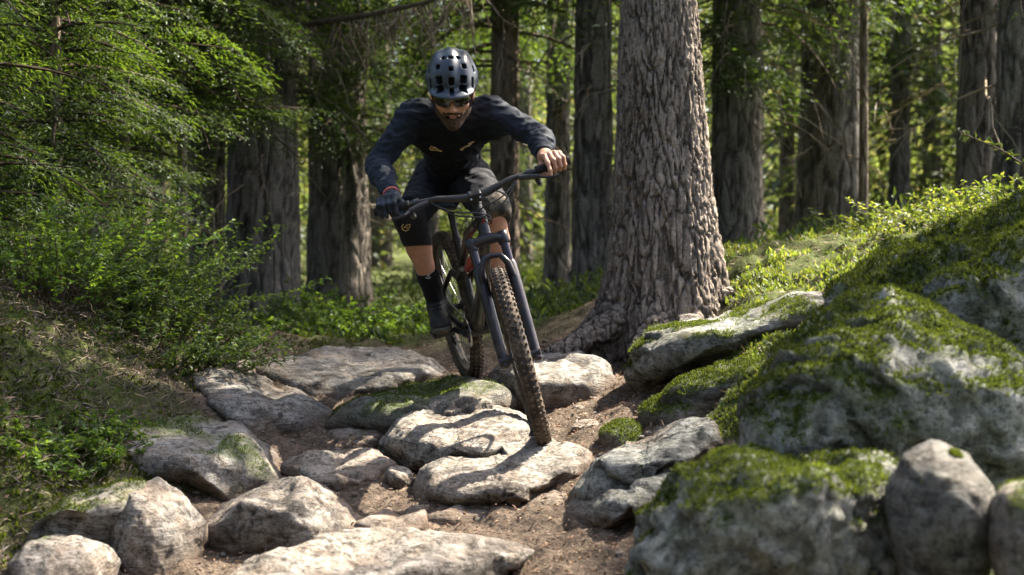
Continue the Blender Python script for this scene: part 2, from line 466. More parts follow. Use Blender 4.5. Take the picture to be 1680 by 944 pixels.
def finish_rock(name, label, V, F, c, seed, mat, moss, crack=1.0, soil=0.05, group=None, rough=1.0, grain=None):
    """cracks, roughness, moss and soil for a world-space rock surface; returns object and arrays"""
    N = vnormals(V, F)
    q = V + seed * 3.1
    V = V + N * (0.015 * rough * fbm(q * 3.6, 4, seed) + 0.0065 * rough * fbm(q * 17, 4, seed + 3, 0.62))[:, None]
    # split lines that run roughly with the bedding of the stone, stepped so that slabs break away
    g = A(grain if grain is not None else (0.25, 0.35, 1.0)); g /= np.linalg.norm(g)
    w = q @ g * 6.5 + 0.9 * fbm(q * 2.4, 3, seed + 11)
    fr = w - np.floor(w)
    gate = sstep(-0.05, 0.30, fbm(q * 2.1, 2, seed + 21))
    V = V + N * (gate * crack * 0.016 * (sstep(0.0, 0.07, fr) * (1 - fr) - 0.25))[:, None]
    ck = gate * (1 - sstep(0.0, 0.085, np.minimum(fr, 1 - fr))) * crack
    rg = np.abs(fbm(q * 3.3 + 0.3 * fbm(q * 9, 2, seed)[:, None], 3, seed + 31))
    c2 = (1 - sstep(0.0, 0.045, rg)) * sstep(0.05, 0.25, fbm(q * 1.7, 2, seed + 41)) * crack
    V = V - N * (0.012 * c2 + 0.006 * ck)[:, None]
    f1, f2, cid = worley(q * [4.2, 4.2, 6.5] + .35 * np.stack([fbm(q * 5, 2, seed + 5)] * 3, 1), seed)
    e = f2 - f1; chip = sstep(-.1, .25, fbm(q * 1.6, 2, seed + 91)) * crack
    V = V + N * (chip * (0.016 * ((cid % 101) / 101.0 - .6) * sstep(0, .05, e) - .006 * (1 - sstep(0, .04, e))))[:, None]
    ck = np.maximum(ck, chip * .8 * (1 - sstep(.005, .045, e)))
    N = vnormals(V, F)
    up = N[:, 2]
    mo = np.clip(sstep(0.15, 0.75, up + 0.5 * fbm(q * 5, 4, seed + 51)) * sstep(0.55 - moss, 0.95 - moss, 0.5 + 0.55 * fbm(q * 2.6, 4, seed + 61)) * (moss > 0), 0, 1)
    gr = gz0(V[:, 0], V[:, 1]) - carve(V[:, 0], V[:, 1])
    so = np.clip(1 - (V[:, 2] - gr - 0.02 * fbm(q * 8, 3, seed + 71)) / soil, 0, 1) * 0.9
    so = np.maximum(so, 0.5 * sstep(0.35, 0.75, fbm(q * 3.7, 4, seed + 81)) * sstep(0.6, 0.9, up))
    keep = ((V[:, 2] - gr) > -.05)[F].any(1)          # what lies deep in the ground is not built
    used = np.unique(F[keep]); remap = np.full(len(V), -1); remap[used] = np.arange(len(used))
    F = remap[F[keep]]; V, N, mo, so, ck, c2 = V[used], N[used], mo[used], so[used], ck[used], c2[used]
    o = obj(name, V - A(c), F, mat, loc=c, attrs={'moss': mo, 'soil': so, 'crack': np.clip(ck * 0.85 + c2, 0, 1)})
    tag(o, label, 'rock', group)
    return o, V, F, N, mo
ROCKS = {}
SLABS = {'S1', 'S2', 'S3', 'S6', 'S7', 'S8', 'S9', 'S10', 'S11', 'S13', 'S13b', 'F1', 'F2', 'F3', 'S12'}
def to_outline(V, poly, down):
    """draw a stone out sideways and upwards to the outline measured for it, at its own distance and thickness"""
    dd = V[:, 1] * _ct + (V[:, 2] - CAMZ) * _st
    sx = 840 + V[:, 0] / dd * FPX; sy = 472 - (-V[:, 1] * _st + (V[:, 2] - CAMZ) * _ct) / dd * FPX
    poly = A(poly); cx, cy = poly.mean(0)
    sx0, sy0 = (sx.max() + sx.min()) / 2, (sy.max() + sy.min()) / 2
    dx, dy = sx - sx0, sy - sy0
    nb = 64; th = np.arctan2(dy, dx); bi = ((th + np.pi) / (2 * np.pi) * nb).astype(int) % nb
    rs = np.array([np.hypot(dx, dy)[bi == k].max() if (bi == k).any() else 1.0 for k in range(nb)])
    ang = (np.arange(nb) + .5) / nb * 2 * np.pi - np.pi
    rp = np.zeros(nb); q = np.roll(poly, -1, 0)
    for k, a in enumerate(ang):                       # distance to the outline along each direction
        d = A((math.cos(a), math.sin(a)))
        for p0, p1 in zip(poly, q):
            e = p1 - p0; den = d[0] * e[1] - d[1] * e[0]
            if abs(den) < 1e-9: continue
            w = p0 - (cx, cy); t = (w[0] * e[1] - w[1] * e[0]) / den; u = (w[0] * d[1] - w[1] * d[0]) / den
            if t > 0 and -1e-6 <= u <= 1 + 1e-6: rp[k] = max(rp[k], t)
    f = rp / rs
    ext = np.concatenate([ang - 2 * np.pi, ang, ang + 2 * np.pi]); g = np.interp(th, ext, np.tile(f, 3))
    nx, ny = cx + dx * g, cy + dy * g
    V = V.copy()
    V[:, 0] = (nx - 840) / FPX * dd
    V[:, 2] += (sy - ny) / FPX * dd
    low = np.clip((ny - cy) / max(rp.max(), 1), 0, 1)
    V[:, 2] -= down * low
    return V
def rock(key, name, label, bbox, D, ry, seed, mat=R_grey, roll=0, yaw=0, tilt=0, flat=0.72, emb=0.6, sub=5, moss=0.0, crack=1.0, facets=13, power=24, cuts=(), group=None, rough=1.0, soil=0.075, fc=(0.70, 0.97), grain=None, outline=None, down=0.06):
    if outline is not None and key in SLABS:          # the trail slabs run on under the dirt on every side
        pc = A(outline).mean(0)
        outline = [(pc[0] + (x - pc[0]) * 1.15, y if y < pc[1] else pc[1] + (y - pc[1]) * 1.35) for x, y in outline]
        ry *= 1.25; tilt += 3; flat *= .86; power = max(power, 28) if power > 10 else power
    if outline is not None: bbox = (min(p[0] for p in outline), max(p[0] for p in outline), min(p[1] for p in outline), max(p[1] for p in outline))
    x0, x1, y0, y1 = bbox
    m = FPX / D
    rx = (x1 - x0) / 2 / m; rz = (y1 - y0) * emb / m
    c = P((x0 + x1) / 2, y0 + (y1 - y0) * emb, D)
    n, F = ico(sub)
    rng = np.random.RandomState(seed)
    inv = np.ones(len(n))
    pl = [(nrm(rng.normal(size=3) * [1, 1, .8]), rng.uniform(*fc)) for _ in range(facets)]
    pl.append((nrm(A((rng.uniform(-.12, .12), rng.uniform(-.25, 0), 1))), flat))
    pl += [(nrm(A(a)), d) for a, d in cuts]
    acc = np.ones(len(n)) ** power
    for N_, d in pl: acc = acc + np.maximum(n @ N_ / d, 0) ** power
    r = acc ** (-1.0 / power)
    V = n * r[:, None] / flat ** 0.0
    V = V * [rx * 1.05, ry, rz * (1.0 / max(flat, .6)) ** 0.85]
    V = V @ rotm(yaw, roll, tilt).T + A(c)
    for _ in range(2):                      # settle the stone so that its outline has the size and height it was measured at
        dd = V[:, 1] * _ct + (V[:, 2] - CAMZ) * _st
        sx = 840 + V[:, 0] / dd * FPX; sy = 472 - (-V[:, 1] * _st + (V[:, 2] - CAMZ) * _ct) / dd * FPX
        V[:, 0] = c.x + (V[:, 0] - c.x) * (x1 - x0) / (sx.max() - sx.min()) + ((x0 + x1) - (sx.max() + sx.min())) / 2 / m
        V[:, 2] += (sy.min() - y0) / m
    if outline is not None: V = to_outline(V, outline, down)
    ROCKS[key] = finish_rock(name, label, V, F, c, seed, mat, moss, crack, soil, group, rough * min(1.0, max(rx, .12) / .3 + .25), grain)
    return ROCKS[key]
G = 'granite rocks of the trail'
rock('S1', 'rock', 'broad domed grey slab at the trail crest left of the rear wheel', None, 7.1, .62, 11, R_grey, tilt=8, flat=.62, sub=6, group=G, outline=[(412, 606), (470, 588), (560, 569), (645, 568), (694, 588), (722, 616), (712, 645), (640, 660), (560, 682), (480, 662), (430, 630)])
rock('S2', 'rock', 'flat grey rock below the fern bank, between the crest slab and the wedge boulder', None, 6.2, .52, 12, R_grey, tilt=14, flat=.6, group=G, outline=[(322, 620), (365, 606), (420, 614), (482, 640), (530, 672), (552, 700), (540, 728), (450, 738), (380, 716), (330, 665)])
rock('S2b', 'rock', 'narrow brown-stained rock at the end of the left bank beside the crest slab', None, 6.7, .34, 13, R_warm, tilt=5, group=G, moss=.1, outline=[(318, 580), (345, 562), (380, 575), (428, 604), (440, 622), (400, 630), (340, 625)])
rock('S3', 'rock', 'wedge-shaped boulder with an undercut brown face at the foot of the left bank', None, 5.3, .44, 14, R_grey, tilt=8, flat=.66, moss=.15, cuts=[((-.15, -.9, -.35), .66)], group=G, outline=[(208, 722), (250, 688), (330, 674), (385, 694), (430, 735), (474, 786), (400, 806), (300, 806), (225, 775)])
rock('S4', 'rock', 'big rounded pale boulder in the lower left corner of the trail', None, 4.5, .36, 15, R_warm, flat=.9, power=8, fc=(.86, 1.02), sub=6, group=G, cuts=[((.05, -.95, .25), .8)], outline=[(178, 850), (208, 800), (258, 783), (302, 804), (338, 858), (335, 925), (290, 985), (205, 990), (172, 920)])
rock('S4b', 'rock', 'mossy-edged rock leaning against the left side of the big rounded boulder', None, 4.5, .34, 16, R_warm, flat=.72, moss=.30, cuts=[((.0, -.95, -.2), .62)], group=G, outline=[(30, 910), (62, 855), (105, 820), (185, 790), (240, 784), (262, 850), (190, 910), (90, 950)])
rock('S5', 'rock', 'low dark-sided rock in front of the rounded boulder at the lower left', None, 4.1, .24, 17, R_warm, flat=.7, moss=.12, group=G, outline=[(12, 925), (50, 884), (110, 876), (170, 890), (198, 920), (190, 965), (100, 980), (20, 970)])
rock('S6', 'rock', 'humped boulder with a flat shaded face left of the trail centre', None, 4.8, .36, 18, R_warm, tilt=6, flat=.75, cuts=[((-.25, -.93, .1), .7)], group=G, outline=[(340, 866), (385, 826), (440, 797), (490, 784), (545, 806), (600, 864), (570, 900), (500, 918), (430, 924), (358, 904)])
rock('S7', 'rock', 'long smooth slab lying across the bottom edge of the picture', None, 4.1, .55, 19, R_warm, tilt=10, flat=.66, sub=6, group=G, outline=[(360, 965), (440, 915), (530, 880), (625, 862), (745, 876), (850, 906), (800, 945), (700, 1000), (500, 1020), (370, 1000)])
rock('S8', 'rock', 'sunlit slab with an undercut left edge just left of the front tyre', None, 5.62, .42, 20, R_warm, tilt=14, flat=.58, sub=6, cuts=[((-.6, -.75, -.25), .72)], group=G, crack=1.3, outline=[(634, 722), (660, 690), (735, 655), (800, 660), (872, 690), (880, 730), (800, 760), (700, 778), (645, 765)])
rock('S9', 'rock', 'tilted slab with the front tyre on its rear edge', None, 5.18, .42, 21, R_warm, tilt=14, flat=.56, sub=6, cuts=[((-.3, -.9, -.2), .74)], group=G, crack=1.3, outline=[(680, 805), (712, 765), (790, 728), (870, 716), (940, 732), (968, 768), (930, 800), (800, 828), (700, 836)])
rock('S10', 'rock', 'low worn rock at the foot of the tilted slab', None, 4.86, .28, 22, R_warm, tilt=10, flat=.62, group=G, outline=[(696, 850), (760, 826), (850, 808), (925, 806), (920, 838), (850, 868), (740, 880)])
rock('S11', 'rock', 'rounded grey rock behind the front tyre beside the tree root', None, 6.45, .38, 23, R_grey, tilt=10, flat=.78, power=10, group=G, outline=[(800, 640), (825, 600), (880, 576), (940, 574), (985, 595), (995, 630), (950, 668), (880, 680), (815, 672)])
rock('S12', 'rock', 'moss-capped hump under the rear wheel', None, 6.2, .42, 24, R_dark, tilt=10, flat=.7, moss=.30, soil=.13, group=G, outline=[(535, 690), (600, 655), (690, 630), (770, 618), (815, 632), (845, 670), (800, 690), (700, 700), (600, 715)])
rock('S13', 'rock', 'upper layer of the pale split slab beside the big mossy boulders', None, 4.98, .42, 25, R_pale, tilt=12, flat=.6, sub=6, group=G, crack=1.2, outline=[(942, 800), (985, 755), (1045, 708), (1110, 686), (1160, 690), (1185, 730), (1120, 790), (1030, 810), (950, 822)])
rock('S13b', 'rock', 'lower layer of the pale split slab beside the big mossy boulders', None, 4.72, .32, 26, R_pale, tilt=10, flat=.66, group=G, outline=[(932, 835), (975, 795), (1050, 770), (1120, 760), (1150, 790), (1090, 835), (1010, 850), (945, 860)])
rock('F1', 'rock', 'low dirt-covered slab in the gully between the wedge boulder and the tilted slab', None, 5.3, .26, 71, R_warm, tilt=12, flat=.6, soil=.10, group=G, outline=[(468, 765), (515, 740), (600, 734), (645, 758), (610, 792), (500, 796)])
rock('F2', 'rock', 'low slab left of the undercut sunlit slab, half under dirt', None, 5.95, .26, 72, R_warm, tilt=12, flat=.6, soil=.09, group=G, outline=[(528, 712), (585, 690), (645, 690), (650, 720), (580, 738)])
rock('F3', 'rock', 'flat stone between the humped boulder and the low worn rock', None, 4.75, .22, 73, R_warm, tilt=12, flat=.6, soil=.08, group=G, outline=[(585, 858), (640, 828), (700, 832), (705, 866), (620, 884)])
rock('S14', 'rock', 'small mossy stone in the needle bank right of the front tyre', (985, 1075, 690, 760), 5.3, .16, 27, R_dark, roll=25, moss=.7, sub=4, group=G)
rock('S14b', 'rock', 'mossy stone half buried under the ledge by the big spruce', (1045, 1200, 630, 735), 5.4, .24, 28, R_dark, roll=22, moss=.6, sub=5, group=G)
rock('S15', 'rock', 'long lichen-grey ledge sloping up to the right from the spruce roots', None, 6.1, .46, 29, R_pale, tilt=14, flat=.62, sub=6, moss=.16, group=G, crack=1.2, outline=[(1030, 620), (1034, 570), (1065, 540), (1150, 525), (1240, 500), (1330, 478), (1400, 480), (1400, 520), (1300, 560), (1200, 590), (1110, 612), (1060, 640)])
rock('S15b', 'rock', 'mossy step below the lichen-grey ledge', None, 5.5, .34, 36, R_dark, tilt=12, flat=.65, moss=.5, group=G, outline=[(1080, 650), (1110, 625), (1190, 600), (1270, 570), (1310, 575), (1290, 640), (1200, 690), (1100, 690)])
rock('S16', 'boulder', 'front mossy boulder with white lichen ridges, bottom right beside the oval stone', None, 3.4, .42, 32, R_out, flat=.85, tilt=6, power=10, fc=(.8, 1.0), sub=6, moss=.50, crack=1.3, rough=2.6, soil=.02, group=G, outline=[(1006, 985), (1030, 900), (1075, 825), (1130, 772), (1180, 742), (1250, 748), (1310, 772), (1390, 760), (1455, 735), (1500, 790), (1500, 985)], down=.2)
rock('S17', 'boulder', 'middle mossy boulder with a bulging grey face behind the oval stone', None, 3.95, .50, 33, R_out, flat=.85, tilt=10, power=9, fc=(.8, 1.0), sub=6, moss=.62, crack=1.3, rough=2.8, soil=.02, group=G, outline=[(1195, 770), (1212, 690), (1250, 605), (1300, 545), (1365, 500), (1450, 480), (1550, 510), (1640, 570), (1720, 640), (1760, 740), (1600, 800), (1400, 800)], down=.2)
rock('S17b', 'boulder', 'upper moss-blanketed boulder rising to the right edge of the picture', None, 4.7, .75, 34, R_out, flat=.85, tilt=16, power=9, fc=(.8, 1.0), sub=6, moss=.80, crack=1.3, rough=3.4, soil=.02, group=G, outline=[(1290, 585), (1370, 468), (1470, 402), (1580, 362), (1700, 334), (1850, 330), (1960, 450), (1900, 640), (1700, 680), (1450, 640)], down=.2)
rock('S18', 'rock', 'smooth oval stone wedged between the mossy boulders at lower right', None, 3.0, .20, 30, R_dark, flat=.95, power=5, facets=5, fc=(.95, 1.1), crack=0.25, rough=.7, moss=.14, group=G, soil=.01, outline=[(1452, 800), (1480, 745), (1530, 718), (1590, 740), (1635, 800), (1645, 880), (1600, 960), (1500, 960), (1460, 880)])
rock('S19', 'rock', 'brownish stone cut by the lower right corner of the picture', (1618, 1800, 790, 1060), 2.75, .18, 31, R_warm, roll=10, flat=.85, power=6, emb=.5, facets=6, crack=.2, rough=.5, moss=.3, group=G, soil=.01)
for k, (x, y, D, w, s) in enumerate([(585, 770, 5.15, 46, 1), (655, 768, 5.1, 40, 2), (540, 748, 5.3, 34, 3), (612, 745, 5.35, 30, 4), (700, 862, 4.65, 44, 5), (935, 735, 5.3, 36, 6), (962, 690, 5.6, 44, 7), (690, 600, 7.4, 48, 8), (735, 585, 7.8, 50, 9), (1130, 520, 6.6, 50, 10)]):
    lab = ['thumb-sized brown stone in the dirt left of the sunlit slab', 'pale small stone against the left foot of the tilted slab', 'small flat stone in the dirt below the flat grey rock', 'small dark stone in the gully beside the sunlit slab',
           'fist-sized stone at the left end of the low worn rock', 'broken stone chip just right of the front tyre', 'needle-covered stone right of the front tyre below the ledge', 'loose brown stone behind the crest slab beside the rear wheel', 'loose stone on the trail behind the rear wheel', 'stone wedged at the foot of the big spruce above the ledge'][k]
    rock('p%d' % k, 'stone', lab, (x - w * .6, x + w * .6, y - w * .12, y + w * .5), D, w / 2 / FPX * D * 1.3, 60 + s, R_warm, roll=s * 5 - 24, tilt=10, sub=4, facets=10, flat=.6, group='small loose stones on the trail', rough=.6)

# surface nets: an iso-surface of a distance function sampled on a grid
def surfnet(f, lo, hi, h):
    lo = A(lo); n = np.maximum(((A(hi) - lo) / h).astype(int) + 2, 3)
    ax = [lo[i] + h * np.arange(n[i]) for i in range(3)]
    g = np.stack(np.meshgrid(*ax, indexing='ij'), -1).reshape(-1, 3).astype(np.float32)
    d = np.asarray(f(g), dtype=np.float32).reshape(n)
    s = d < 0
    c = [s[i:n[0] - 1 + i, j:n[1] - 1 + j, k:n[2] - 1 + k] for i in (0, 1) for j in (0, 1) for k in (0, 1)]
    cnt = sum(x.astype(np.int8) for x in c)
    act = (cnt > 0) & (cnt < 8)
    idx = np.full(act.shape, -1, dtype=np.int64); cells = np.argwhere(act); idx[act] = np.arange(len(cells))
    acc = np.zeros((len(cells), 3)); num = np.zeros(len(cells))
    cor = [(i, j, k) for i in (0, 1) for j in (0, 1) for k in (0, 1)]
    for a in cor:
        for ax_ in range(3):
            if a[ax_]: continue
            b = list(a); b[ax_] = 1
            da = d[cells[:, 0] + a[0], cells[:, 1] + a[1], cells[:, 2] + a[2]]; db = d[cells[:, 0] + b[0], cells[:, 1] + b[1], cells[:, 2] + b[2]]
            m = (da < 0) != (db < 0)
            t = np.where(m, da / np.where(m, da - db, 1), 0)
            p = np.tile(np.array(a, dtype=np.float64), (len(cells), 1)); p[:, ax_] += t
            acc += np.where(m[:, None], p, 0); num += m
    V = lo + h * (cells + acc / num[:, None])
    Fs = []
    for ax_ in range(3):
        u, v = (ax_ + 1) % 3, (ax_ + 2) % 3
        sl = [slice(1, n[i] - 1) for i in range(3)]; sl[ax_] = slice(0, n[ax_] - 1)
        s2 = list(sl); s2[ax_] = slice(1, n[ax_])
        e0 = s[tuple(sl)]; e1 = s[tuple(s2)]
        w = np.argwhere(e0 != e1); base = w.copy()
        for i in range(3):
            if i != ax_: base[:, i] += 1
        flip = e0[tuple(w.T)]
        def cell(du, dv):
            b = base.copy(); b[:, u] -= du; b[:, v] -= dv
            return idx[b[:, 0], b[:, 1], b[:, 2]]
        q = np.stack([cell(1, 1), cell(0, 1), cell(0, 0), cell(1, 0)], 1)
        q = np.where(flip[:, None], q, q[:, ::-1])
        Fs.append(q)
    F = np.concatenate(Fs); F = F[(F >= 0).all(1)]
    return V, F
def rcone(p, a, b, ra, rb):
    a = A(a).astype(np.float32); ba = (A(b) - a).astype(np.float32)
    t = np.clip(((p - a) @ ba) / max(float(ba @ ba), 1e-9), 0, 1)
    q = p - a; q = q - t[:, None] * ba
    return np.sqrt((q * q).sum(1)) - (ra + (rb - ra) * t)
def ell(p, c, r, R=None):
    q = p - A(c).astype(np.float32)
    if R is not None: q = q @ np.asarray(R, dtype=np.float32)
    r = A(r).astype(np.float32)
    k0 = np.sqrt(((q / r) ** 2).sum(1)); k1 = np.sqrt(((q / (r * r)) ** 2).sum(1))
    return k0 * (k0 - 1) / np.maximum(k1, 1e-6)
def smin(a, b, k):
    h = np.maximum(k - np.abs(a - b), 0) / k
    return np.minimum(a, b) - h * h * k * 0.25
def smax(a, b, k): return -smin(-a, -b, k)

# ---------------------------------------------------------------- trees
B_main = bark_mat('bark_big_spruce', (0.105, 0.08, 0.063), (0.36, 0.30, 0.25), 0.2)
B_dark = bark_mat('bark_dark', (0.075, 0.063, 0.053), (0.22, 0.19, 0.163), 0.4, 0.7)
B_warm = bark_mat('bark_warm', (0.11, 0.08, 0.06), (0.33, 0.26, 0.20), 0.25, 0.7)
L_spruce = leaf_mat('spruce_needles', [(0.022, 0.040, 0.012), (0.045, 0.075, 0.018), (0.075, 0.11, 0.025)], 0.5, 1.7)
L_fir = leaf_mat('fir_needles', [(0.022, 0.042, 0.011), (0.045, 0.076, 0.015), (0.09, 0.13, 0.024)], 0.48, 1.7)
L_far = leaf_mat('distant_foliage', [(0.028, 0.042, 0.018), (0.06, 0.082, 0.028), (0.105, 0.13, 0.045), (0.10, 0.09, 0.05)], 0.5, 1.8, tblue=0.6)
L_shrub = leaf_mat('shrub_leaves', [(0.045, 0.085, 0.016), (0.085, 0.145, 0.026), (0.13, 0.19, 0.035)], 0.5, 1.7)
L_moss = leaf_mat('moss_tufts', [(0.026, 0.036, 0.008), (0.065, 0.088, 0.016), (0.12, 0.145, 0.026)], 0.4, 1.6, gloss=0.01)
L_grass = leaf_mat('grass_blades', [(0.06, 0.09, 0.018), (0.105, 0.14, 0.028), (0.185, 0.19, 0.05)], 0.5, 1.6, gloss=0.04)
L_dead = leaf_mat('dead_twigs', [(0.10, 0.07, 0.05), (0.22, 0.165, 0.115), (0.30, 0.24, 0.17)], 0.1, 1.0, gloss=0.02)
L_under = leaf_mat('undergrowth_leaves', [(0.026, 0.042, 0.010), (0.05, 0.075, 0.016), (0.10, 0.125, 0.028)], 0.45, 1.6)
M_fir = simple('fir_twig', (0.045, 0.033, 0.025), 0.9, 0, 0.1, 0.002, 120, 0.4)
M_twig = simple('twig_bark', (0.10, 0.075, 0.055), 0.85, 0, 0.2, 0.003, 120, 0.4)

def trunk_mesh(base, prof, lean, z0, zfine, seed, nseg, dz, plate, depth, lobes=None):
    """prof: (height above base, radius) pairs"""
    top = prof[-1][0]
    zz = np.concatenate([np.arange(z0, zfine, dz), np.linspace(zfine, top, 26)])
    th = np.arange(nseg) / nseg * 2 * np.pi
    Z, T = np.meshgrid(zz, th, indexing='ij')
    z = Z.ravel(); t = T.ravel()
    R = np.interp(z, [p[0] for p in prof], [p[1] for p in prof])
    if lobes: R = R + lobes(t, z)
    R0 = float(np.interp(1.0, [p[0] for p in prof], [p[1] for p in prof]))
    q = np.stack([np.cos(t) * R0, np.sin(t) * R0, z * 0.21], 1) * plate
    q = q + 0.6 * np.stack([fbm(q * .8, 2, seed), fbm(q * .8, 2, seed + 9), fbm(q * .8, 2, seed + 19)], 1)
    f1, f2, cid = worley(q, seed)
    e = f2 - f1
    fur = 1 - sstep(0.01, 0.17, e + .06 * fbm(q * 3.1, 2, seed + 7))
    hgt = (cid % 97) / 97.0
    fib = fbm(np.stack([np.cos(t) * R0, np.sin(t) * R0, z * 0.45], 1) * plate * 2.6, 3, seed + 2, 0.6)
    disp = depth * (-1.0 * fur + 0.55 * hgt + 0.55 * fib) + 0.02 * R0 * fbm(np.stack([np.cos(t), np.sin(t), z * .8], 1) * 1.3, 2, seed)
    R = np.maximum(R + disp, 0.01)
    x = base[0] + lean[0] * z + R * np.cos(t); y = base[1] + lean[1] * z + R * np.sin(t)
    V = np.stack([x, y, base[2] + z], 1)
    m = len(zz)
    i = np.arange(m - 1)[:, None] * nseg; j = np.arange(nseg)[None]; j2 = (j + 1) % nseg
    F = np.stack([(i + j).ravel(), (i + j2).ravel(), (i + nseg + j2).ravel(), (i + nseg + j).ravel()], 1)
    return V, F, fur
def spray(L, rng, leafL, leafW, gap, droop=0.35, lift=0.1, wid=0.42):
    """one conifer bough along +X: leaf places, directions, normals; and its stems as point lists"""
    n = max(int(L / gap), 3)
    s = (np.arange(n) + 0.6) / n
    s = np.repeat(s, 2); side = np.tile([1.0, -1.0], n)
    s = np.clip(s + rng.normal(0, .012, len(s)), 0.08, 1)
    ax = lambda t: np.stack([t * L * (1 - .10 * t), 0 * t, lift * L * t - droop * L * t * t], 1)
    tl = wid * L * (1.02 - s) ** 0.75 * np.clip(s * 4 + .2, .3, 1) * rng.uniform(.6, 1.1, len(s)) + leafL
    p0 = ax(s); ang = np.radians(rng.uniform(40, 66, len(s)))
    d0 = np.stack([np.cos(ang), side * np.sin(ang), rng.normal(-.18, .16, len(s))], 1); d0 = nrm(d0)
    k = np.maximum((tl / (leafL * 0.55)).astype(int), 1)
    tid = np.repeat(np.arange(len(s)), k)
    u = np.concatenate([(np.arange(m) + .5) / m for m in k])
    sg = np.where(np.arange(len(tid)) % 2 == 0, 1.0, -1.0)
    pos = p0[tid] + d0[tid] * (u * tl[tid])[:, None]; pos[:, 2] -= 0.22 * tl[tid] * u * u
    perp = np.stack([-d0[tid][:, 1], d0[tid][:, 0], 0 * u], 1)
    d = nrm(d0[tid] + perp * (sg * rng.uniform(.25, .8, len(tid)))[:, None] + rng.normal(0, .18, (len(tid), 3)))
    nn = nrm(np.array([0, 0, 1.0]) + rng.normal(0, .35, (len(tid), 3)))
    LL = leafL * rng.uniform(.7, 1.25, len(tid)); WW = leafW * rng.uniform(.7, 1.3, len(tid))
    tt = np.linspace(0, 1, 6)
    return pos, d, nn, LL, WW, ax(tt)
def crown(seed, z0, z1, nb, Lr, leafL, leafW, gap, droop=(.25, .5), lift=.05, r0=0.1, top=True, sector=None, curve=0.8):
    """boughs round a trunk at the origin: foliage arrays and the limbs' mesh"""
    rng = np.random.RandomState(seed)
    parts = []; limb = MB()
    for i in range(nb):
        f = (i + rng.uniform(0, 1)) / nb
        z = z0 + (z1 - z0) * f
        L = (Lr[0] + (Lr[1] - Lr[0]) * (1 - f) ** curve) * rng.uniform(.65, 1.15)
        a = i * 2.399 + rng.normal(0, .4)
        if sector: a = math.radians(rng.uniform(*sector))
        pos, d, n, LL, WW, st = spray(L, rng, leafL, leafW, gap, rng.uniform(*droop), lift + rng.normal(0, .07))
        Rz = np.array(Matrix.Rotation(a, 3, 'Z')); Rx = np.array(Matrix.Rotation(rng.normal(0, .25), 3, 'X'))
        R = Rz @ Rx
        o = np.array([math.cos(a) * r0, math.sin(a) * r0, z])
        V, F = leafquads(pos @ R.T + o, d @ R.T, n @ R.T, LL, WW)
        parts.append((V, F)); limb.tube(st @ R.T + o, np.linspace(.010 + .006 * L, .003, len(st)), 4, False)
    V, F = catVF(parts)
    return V, F, limb
def leaf_obj(name, V, F, mat, parent=None, loc=None, kind=None):
    return obj(name, V, F, mat, parent, False, loc, kind=kind)

# the big spruce beside the trail
b = P(1092, 560, 7.05); base = (b.x, b.y, gzs(b.x, b.y) - 0.02)
def _lobes(t, z):
    f = np.exp(-np.maximum(z - 0.02, 0) / 0.14) * 0.13 + np.exp(-np.maximum(z, 0) / 0.45) * 0.035
    g = 0.0
    for a0, w, h in [(math.radians(198), .30, 1.35), (math.radians(250), .26, .75), (math.radians(298), .30, .7), (math.radians(345), .3, 1.15), (math.radians(60), .3, 1.0), (math.radians(125), .35, 1.0)]:
        dd = np.angle(np.exp(1j * (t - a0))); g = g + h * np.exp(-(dd / w) ** 2)
    rid = .010 * np.cos(t * 17 + 2.5 * np.sin(z * 9) + 2 * np.sin(t * 3)) * np.exp(-np.maximum(z, 0) / .3)
    return f * g + rid
tV, tF, fur = trunk_mesh((0, 0, 0), [(-.4, .36), (0, .345), (.3, .30), (.8, .25), (1.8, .192), (4, .17), (14, .08)], (-.024, 0), -.3, 2.6, 3, 265, .0100, 27.0, .013, _lobes)
big = thing('spruce_tree', 'big rough-barked spruce with flaring roots right of the cyclist', 'tree', base)
obj('trunk', tV, tF, B_main, big, attrs={'furrow': fur})
def root(parent, pts, r, seed, mat=B_main):
    pts = A(pts); n = 70
    k = np.linspace(0, len(pts) - 1, n)
    c = np.stack([np.interp(k, np.arange(len(pts)), pts[:, i]) for i in range(3)], 1)
    for _ in range(3): c[1:-1] = (c[:-2] + c[1:-1] * 2 + c[2:]) / 4
    mb = MB().tube(c, np.interp(k, np.linspace(0, len(pts) - 1, len(r)), r), 40)
    V = np.concatenate(mb.V); V = V + 0.026 * np.stack([fbm(V * 13, 4, seed), fbm(V * 9, 3, seed + 5), fbm(V * 9, 3, seed + 8)], 1)
    f1, f2, cid = worley(V * [22, 22, 22], seed); fu = 1 - sstep(.02, .2, f2 - f1)
    V = V - vnormals(V, np.array([f for f in mb.F if len(f) == 4])) * (fu * .010)[:, None]
    return obj('root', V, mb.F, mat, parent, attrs={'furrow': fu})
def rel(px, py, D, dz=0): 
    p = P(px, py, D); return (p.x - base[0], p.y - base[1], p.z - base[2] + dz)
root(big, [rel(1040, 500, 6.95), rel(985, 545, 6.75), rel(930, 570, 6.62), rel(880, 590, 6.6)], [.10, .07, .045, .02], 3)
root(big, [rel(1140, 490, 6.95), rel(1190, 490, 6.9), rel(1235, 505, 6.75), rel(1270, 540, 6.6)], [.12, .06, .035, .02], 4)
root(big, [rel(1080, 520, 6.75), rel(1050, 585, 6.55), rel(1040, 640, 6.35)], [.08, .05, .03], 5)
cV, cF, lb = crown(5, 3.7, 9, 96, (.9, 1.75), .12, .026, .08, r0=.15, curve=.3)
leaf_obj('crown', cV, cF, L_spruce, big); lb.build('branches', M_twig, big, kind='stuff')

